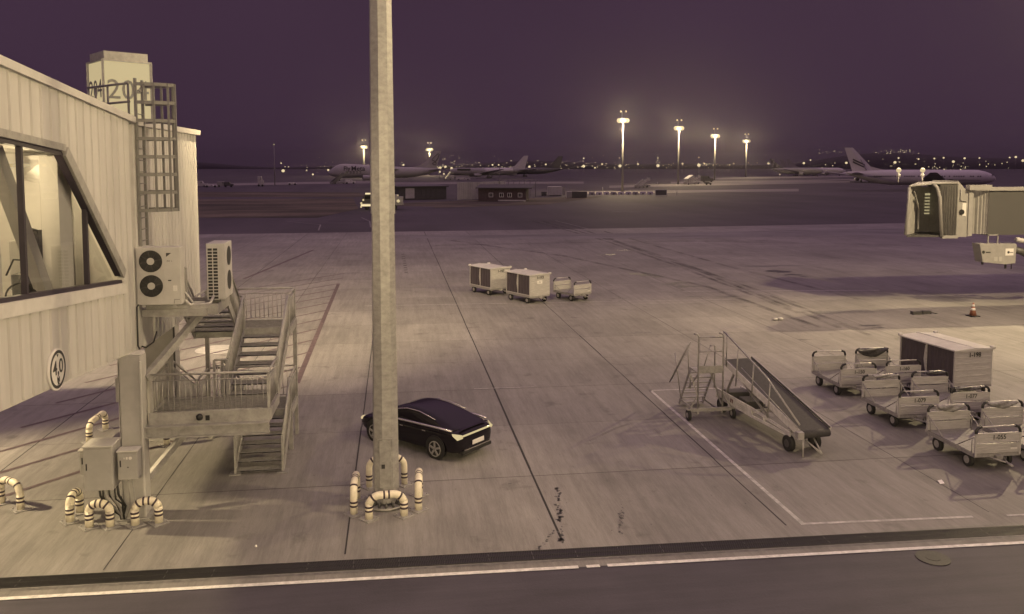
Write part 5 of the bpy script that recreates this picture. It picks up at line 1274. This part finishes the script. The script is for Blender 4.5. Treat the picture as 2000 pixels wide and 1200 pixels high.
for u in (.27,.49,.66,.88):
    b = MB(); face_box(b,a,d_,n_,LW*u-.55,LW*u+.55,1.0,2.1,0.06); f_ = b.build("window", M_SIGNWHITE, ca)
    b = MB(); face_box(b,a,d_,n_,LW*u-.40,LW*u-.04,1.12,1.98,0.02,0.08); face_box(b,a,d_,n_,LW*u+.06,LW*u+.40,1.12,1.98,0.02,0.08); b.build("pane", M_CARGLASS, f_)
b = MB(); face_box(b,a,d_,n_,0.2,LW,1.52,1.58,0.04); b.build("band", M_JETGREY, ca)
b = MB(); face_box(b,a,d_,n_,LW*.42,LW*1.0,0.0,0.35,0.3); b.build("plinth", M_CORRPALE, ca)
cn = thing("canopy_frame", "open steel canopy frame with thin posts behind the brick cabin", "canopy", tuple(G(1000,384)))
a, c = G(972,384), G(1046,385); d_ = (c-a).normalized(); LW = (c-a).length
for i in range(8):
    q = a+d_*LW*i/7; b = MB(); b.tube([(q.x,q.y,0),(q.x,q.y,4.4),(q.x+0.8,q.y-0.8,4.9)],0.07,5); b.build("post", M_STEEL, cn)
b = MB(); b.beam(a+Vector((0,0,4.9)),c+Vector((0,0,4.9)),0.15,0.2); b.beam(a+Vector((0,5,5.0)),c+Vector((0,5,5.0)),0.15,0.15); b.beam(a+Vector((0,-.9,4.95)),c+Vector((0,-.9,4.95)),0.1,0.1); b.build("top_beam", M_STEEL, cn)
p = G(983,388); t = thing("lamp_pole", "short lamp pole standing against the brick cabin roof", "lamp pole", (p.x,p.y,0)); b = MB(); b.tube([(p.x,p.y+8,0),(p.x,p.y+8,8.6),(p.x+0.6,p.y+8,8.7)],0.09,6); b.build("pole", M_STEEL, t); b = MB(); b.sphere((p.x+0.7,p.y+8,8.6),0.18,8,5); b.build("lamp_glass", E_DIM, t)
ct = thing("shipping_container", "pale steel container standing right of the canopy frame", "container", tuple(G(1088,383)))
b = MB(); a, c = G(1071,383), G(1098,383); d_, n_ = quadbox(b, a, c, 6, 0.15, 2.7); b.build("body", M_CORRPALE, ct, 0.03)
b = MB()
for i in range(9): face_box(b,a,d_,n_,0.3+i*(c-a).length/9.6,0.45+i*(c-a).length/9.6,0.3,2.5,0.05)
face_box(b,a,d_,n_,0,(c-a).length,2.55,2.72,0.08); b.build("rib", M_TRIM, ct)
b = MB(); face_box(b,c,d_,n_,0.1,0.9,0.15,2.7,0.05,-0.4); b.build("end_door", M_STEEL, ct)
b = MB(); q = G(1063,383); b.box(q.x-0.7,q.x+0.7,q.y,q.y+1.2,0,1.2); tag(b.build("gas_box", M_SHED), "small dark box left of the pale container", "box")
for i, (px_, ww, m, lab) in enumerate(((1113,1.3,M_CORRPALE,"pale crate at the left end of the crate row by the container"),(1122.5,1.5,M_SHED,"dark crate beside the pale crate near the container"),(1132,1.5,M_JETGREY,"grey crate between two dark crates near the container"),(1141,1.4,M_SHED,"dark crate at the right end of the crate row by the container"))):
    q = G(px_,387); t = thing("crate", lab, "crate", (q.x,q.y,0), "crates standing right of the container"); b = MB(); b.box(q.x-ww/2,q.x+ww/2,q.y,q.y+1.4,0.05,1.75); b.build("box", m, t, 0.03)
    b = MB(); [b.box(q.x-ww/2+k*ww/4-0.04,q.x-ww/2+k*ww/4+0.04,q.y-0.04,q.y,0.1,1.7) for k in range(5)]; b.build("slat", M_DARKSTEEL, t)
for i in range(9):
    px_ = 1156+i*14.2; q = G(px_,381-0.06*i); t = thing("water_barrier", "low pale plastic barrier in the row below the nearest far light mast", "barrier", (q.x,q.y,0), "low barriers in a row by the far mast")
    b = MB(); b.prism([(q.x-0.95,q.y-0.3,0),(q.x+0.95,q.y-0.3,0),(q.x+0.85,q.y-0.1,0.95),(q.x-0.85,q.y-0.1,0.95)],(0,0.45,0)); b.build("body", M_TRIM if i%3 else M_STEEL, t, 0.04)
    b = MB(); b.box(q.x-0.25,q.x+0.25,q.y-0.32,q.y-0.1,0.1,0.5); b.build("fork_slot", M_SHED, t)
q = G(1291,383); t = thing("taxi_sign_board", "dark rectangular airfield sign board with pale frame right of the barriers", "sign board", (q.x,q.y,0))
b = MB(); b.box(q.x-1.75,q.x+1.75,q.y,q.y+0.25,0.15,1.75); b.build("panel", M_SHED, t)
b = MB(); [b.box(x0,x1,q.y-0.06,q.y,z0,z1) for x0,x1,z0,z1 in ((q.x-1.8,q.x+1.8,1.68,1.82),(q.x-1.8,q.x+1.8,0.1,0.24),(q.x-1.8,q.x-1.66,0.24,1.68),(q.x+1.66,q.x+1.8,0.24,1.68))]; b.build("frame", M_TRIM, t)
for px_, py_ in ((1322,380),(1177,372),(1284,361)):
    q = G(px_,py_); t = thing("marker_post", "thin pale marker post on the dark field", "post", (q.x,q.y,0), "marker posts on the field"); b = MB(); b.tube([(q.x,q.y,0),(q.x,q.y,1.1)],0.12,6); b.build("shaft", M_TRIM, t)

# ------------------------------------------------------------------ passenger steps and other far vehicles
def steps(label, px0, py0, px1, h_, m, lamps=0, truck=True, roofed=False, d_end=0):
    a = G(px0, py0); c = GD(px1, (a.xy.length)); 
    c = a + (c-a).normalized()*max((c-a).length,3); t = thing("passenger_steps", label, "passenger steps", (a.x,a.y,0), "mobile passenger steps")
    d = (c-a).normalized(); n_ = Vector((d.y,-d.x,0)); L = (c-a).length; top = c+Vector((0,0,h_)); 
    b = MB(); b.beam(a+Vector((0,0,.5))+n_*1.0, top+n_*1.0,0.1,1.1); b.beam(a+Vector((0,0,.5))-n_*1.0, top-n_*1.0,0.1,1.1); b.build("side_panel", m, t)
    b = MB(); N = 12
    for i in range(N): p = a.lerp(top,(i+.5)/N); b.beam(p-n_*.95,p+n_*.95,0.5,0.08)
    b.build("tread", M_STEEL, t)
    b = MB(); b.beam(top, top+d*2.2,2.1,0.2); b.beam(top+n_*1+Vector((0,0,.6)),top+n_*1+d*2.2+Vector((0,0,.6)),0.1,1.0); b.build("top_platform", m, t)
    b = MB(); b.beam(c+d*0.6,top+d*.6,0.25,0.25); b.beam(a.lerp(c,.5),a.lerp(top,.5),0.25,0.25); b.build("prop", M_STEEL, t)
    b = MB(); b.beam(a+Vector((0,0,.7)),c+d*2.5+Vector((0,0,.7)),2.0,0.7); b.build("truck_bed", M_STEEL, t, 0.05)
    for f in (0.15,1.05):
        for s in (-1,1): q = a.lerp(c,f)+n_*s*.9; b = MB(); b.cyl((q.x,q.y,.45)-0*n_ if False else Vector((q.x,q.y,.45))-n_*.15,Vector((q.x,q.y,.45))+n_*.15,.45,n=14); b.build("wheel", M_RUBBER, t)
    for i in range(lamps):
        p = a.lerp(top,(i+.5)/lamps)+Vector((0,0,.9))+n_*1.12; b = MB(); b.sphere(p,0.34,8,5); b.build("step_light", E_SMALL, t)
    if roofed:
        b = MB(); b.beam(a.lerp(top,.05)+Vector((0,0,2.6)),a.lerp(top,.55)+Vector((0,0,2.6)),2.2,0.15); b.build("roof", M_TRIM, t)
        for i in range(6): p = a.lerp(top,.1+i*.17); b = MB(); b.beam(p+n_*1.06,p+n_*1.06+Vector((0,0,2.3)),0.12,0.12,up=(0,1,0)); b.build("roof_post", M_BLACK, t)
    return t
steps("white passenger steps standing open right of the nearest far mast", 1243, 367, 1260, 3.0, M_CANOPY)
steps("pale roofed passenger steps standing beside the second far light mast", 1338, 361, 1360, 3.4, M_CANOPY, 0, True, True)
steps("dark passenger steps docked at the nose door of the jumbo freighter", 648, 360, 672, 5.2, M_PLANEDARK)
steps("passenger steps with a bright lit flight right of the jumbo tail", 868, 352, 878, 4.5, M_STEEL, 5)
p = G(746,410); d0 = GD(746,168)
tr = thing("service_truck", "service truck with bright headlights driving behind the near mast", "truck", (p.x,p.y,0))
X_, Y_ = p.x, p.y
b = MB(); b.box(X_-4.1,X_+4.4,Y_,Y_+2.6,0.9,1.35); b.build("chassis", M_STEEL, tr, 0.05)
b = MB(); b.prism([(X_-4.0,Y_,1.3),(X_-2.0,Y_,1.3),(X_-2.0,Y_,3.1),(X_-3.4,Y_,3.1),(X_-4.0,Y_,2.2)],(0,2.5,0)); b.build("cab", M_JETGREY, tr, 0.08)
b = MB(); b.box(X_-3.4,X_-2.3,Y_-0.03,Y_,2.2,2.9); b.build("cab_window", M_CARGLASS, tr)
b = MB(); b.box(X_-1.6,X_+3.4,Y_,Y_+2.5,1.4,3.0); b.box(X_+3.4,X_+4.3,Y_+.3,Y_+2.3,1.4,2.6); b.build("body", M_CABINET, tr, 0.08)
b = MB(); b.box(X_-4.2,X_-1.2,Y_-0.12,Y_-0.02,0.72,1.12); b.build("lit_bumper", E_SMALL, tr)
b = MB(); b.box(X_-3.3,X_-1.9,Y_-.1,Y_+1.2,3.12,3.4); b.build("roof_beacon", E_SMALL, tr)
for q in ((X_-3.7,2.0,.2),(X_-4.1,1.35,.22),(X_-4.15,0.6,.18),(X_+3.3,1.75,.33),(X_+3.2,2.9,.15)):
    b = MB(); b.sphere((q[0],Y_-.15,q[1]),q[2],10,6); b.build("headlight", E_LAMP, tr)
for x in (X_-3,X_+2.6): b = MB(); b.cyl((x,Y_-.05,.5),(x,Y_+.3,.5),.5,n=16); b.build("wheel", M_RUBBER, tr)
def eq(label, px, py, kind, w_, h_, m):
    p = G(px,py); t = thing("ground_vehicle", label, "ground vehicle", (p.x,p.y,0), "ground service vehicles far away"); x, y = p.x, p.y
    b = MB(); b.prism([(x-w_/2,y,.5),(x+w_/2,y,.5),(x+w_/2,y,h_*.62),(x+w_*.22,y,h_*.62),(x+w_*.12,y,h_),(x-w_/2,y,h_)],(0,2.2,0)); b.build("body", m, t, 0.06)
    b = MB(); b.box(x+w_*.05,x+w_*.11,y-.03,y,h_*.65,h_*.9); b.build("cab_window", M_CARGLASS, t)
    for u in (-.32,.32): b = MB(); b.cyl((x+w_*u,y-.05,.45),(x+w_*u,y+.3,.45),.45,n=12); b.build("wheel", M_RUBBER, t)
    return t
eq("pale cargo loader body at the far left edge of the field", 391, 366, 0, 5.5, 2.6, M_CORRPALE)
eq("low pale dolly train beside the cargo loader at far left", 412, 366.5, 0, 5.0, 1.1, M_TRIM)
eq("grey tow tractor at far left between the loaders", 434, 366, 0, 4.2, 2.4, M_STEEL)
eq("grey tow tractor right of its twin at far left", 446, 366, 0, 3.6, 2.2, M_JETGREY)
eq("tall pale lift truck at far left below the thin mast", 509, 364.5, 0, 2.4, 4.4, M_CORRPALE)
eq("low bright van right of the thin mast", 571, 362, 0, 3.8, 1.3, M_SIGNWHITE)
eq("pale low loader under the jumbo freighter nose", 684, 359.5, 0, 5.0, 2.0, M_SIGNWHITE)
eq("white baggage tug under the far airliner steps", 905, 352.5, 0, 9.0, 1.6, M_TRIM)
eq("grey fuel truck beside the roofed passenger steps", 1382, 356.5, 0, 6.5, 3.6, M_JETGREY)
eq("dark tug behind the third far light mast", 1384, 361.5, 0, 3.0, 1.5, M_SHED)

# ------------------------------------------------------------------ lights along the horizon
def street_lamp(px, py, d, r_px, m=E_SMALL):
    p = AD(px, py, d); t = thing("distant_lamp", "bright distant street lamp on the dark horizon", "street lamp", (p.x,p.y,0), "brighter street lamps along the horizon"); r_ = r_px*d/FPX
    b = MB(); b.tube([(p.x,p.y,-0.1),(p.x,p.y,p.z)],max(.12,r_*.12),5); b.build("pole", M_STEEL, t)
    b = MB(); b.sphere(p, r_, 10, 6, (1,1,.9)); b.build("lamp_globe", m, t)
for px, py, r_ in ((553,334,3.2),(549,319,1.3),(641,332.5,2.2),(611,341,1.8),(599,333,1.2),(788,322.5,2.0),(858,330,3.0),(860,328,2.6),(882,329,2.6),(870,326,2.4),(859,336,1.8),(867,340,1.6),(962,322.5,1.8),(974,322.5,1.5),(1034,326,2.4),(1024,333,2.2),(945,333,1.9),(1066,321.5,1.8),(1096,330,1.7),(1140,325,3.1),(1140,309.5,1.5),(1162,328,1.6),(1176,321,1.8),(1211,324.5,3.2),(1210,309,1.4),(1246,321,2.0),(1285,324,3.3),(1285,309,1.5),(1333,320,1.9),(1365,323,3.4),(1365,308,1.6),(1376,320,1.7),(1433,320,1.6),(1425,322.5,1.4),(1501,319.5,2.4),(1570,319,2.3),(1583,313,1.4),(1653,318.5,2.4),(1748,317.5,2.7),(1755,309,1.7),(1794,311,1.7),(1825,310,1.7),(1843,308.5,1.7),(1862,316,2.6),(1884,309.5,2.0),(1913,309,1.5),(1972,308,1.5),(1984,307,2.2),(1998,314,2.6),(1719,362,1.5),(1675,345,1.4),(1523,341,1.3)):
    street_lamp(px, py, 1100 if py < 336 else 560, r_)
b = MB(); rr = random.Random(3)
for i in range(230):
    px = rr.choice([rr.uniform(520,2000), rr.uniform(860,1500), rr.uniform(860,2000)])
    py = rr.gauss(322,4.0); d = 1500
    if rr.random() < .06: py -= rr.uniform(5,22)
    p = AD(px,py,d); b.sphere(p, rr.choice([.35,.45,.6,.75,.95])*d/FPX, 6, 4)
for i in range(70):
    px = rr.choice([rr.uniform(1600,1680), rr.uniform(1700,1785), rr.uniform(1725,1800)]); p = AD(px, 297+rr.gauss(0,2.2), 2500); b.sphere(p, rr.choice([.35,.45,.6,.8])*2500/FPX, 6, 4)
for i in range(26): p = AD(rr.uniform(862,905), rr.uniform(300,345), 1300); b.sphere(p, rr.choice([.4,.6,.8])*1300/FPX, 6, 4)
for i in range(22): p = AD(rr.uniform(1812,1890), 333+rr.gauss(0,2)-4, 800); b.sphere(p, rr.choice([.4,.6,.9])*800/FPX, 6, 4)
tag(b.build("city_lights", E_SMALL), "scatter of tiny city lights along the dark horizon", "city lights", kind="stuff")

# ------------------------------------------------------------------ light of the place
def floods(x, y, down, out, z=23.2, r=1.7, name="floodlight_beam", targets=()):
    lamp(name, (x+r*0.6,y-r*0.6,z), down, 0.5, None, 165, (x+2,y-2,0), 0.6)
    for tx, ty, wt in targets: 
        v = Vector((tx-x,ty-y,0)).normalized()*r
        lamp(name, (x+v.x,y+v.y,z), wt, 0.5, None, 95, (tx,ty,0), 0.9)
floods(MX, MY, 2600, 0, targets=((10,64,8000),(-22,70,90000)))
floods(40, 21.5, 3500, 0, targets=((26,40,6000),(27,60,40000)))
q = GD(2270, 68)
lamp("floodlight_beam", (q.x,q.y,29), 76000, 0.5, None, 50, (16.5,27,0), 0.6)
lamp("wall_floodlight", (-21.4,23.3,11.0), 20000, 0.35, None, 76, (-8.3,19.6,0), 0.55)
lamp("wall_fill", (22,13,17), 12500, 0.6, None, 56, (-8,23,5.5), 0.7)  # spot added in mid air to brighten bridge wall, column and mast
ar = bpy.data.lights.new("terminal_fill","AREA"); ar.energy = 7000; ar.color = LAMP; ar.shape = "RECTANGLE"; ar.size = 48; ar.size_y = 3  # unseen area light behind the camera, added as frontal fill
ao = bpy.data.objects.new("terminal_fill", ar); COL.objects.link(ao); ao.location = (1,-6,9.5); ao.rotation_euler = (R(82),0,0)

# ------------------------------------------------------------------ evening haze over the whole airfield
hb = MB(); hb.box(-1800,3300,-120,4300,-2.0,75.0)
hm = bpy.data.materials.new("evening haze"); hm.use_nodes = True
hn = hm.node_tree; hn.nodes.remove(hn.nodes["Principled BSDF"])
pv = hn.nodes.new("ShaderNodeVolumePrincipled"); pv.inputs["Density"].default_value = 0.00017; pv.inputs["Color"].default_value = (0.60,0.58,0.62,1); pv.inputs["Anisotropy"].default_value = 0.90
hn.links.new(pv.outputs[0], hn.nodes["Material Output"].inputs["Volume"])
hz0 = hb.build("haze", hm); hz0["kind"] = "stuff"; hz0["label"] = "thin pale night haze hanging over the whole airfield"; hz0["category"] = "haze"
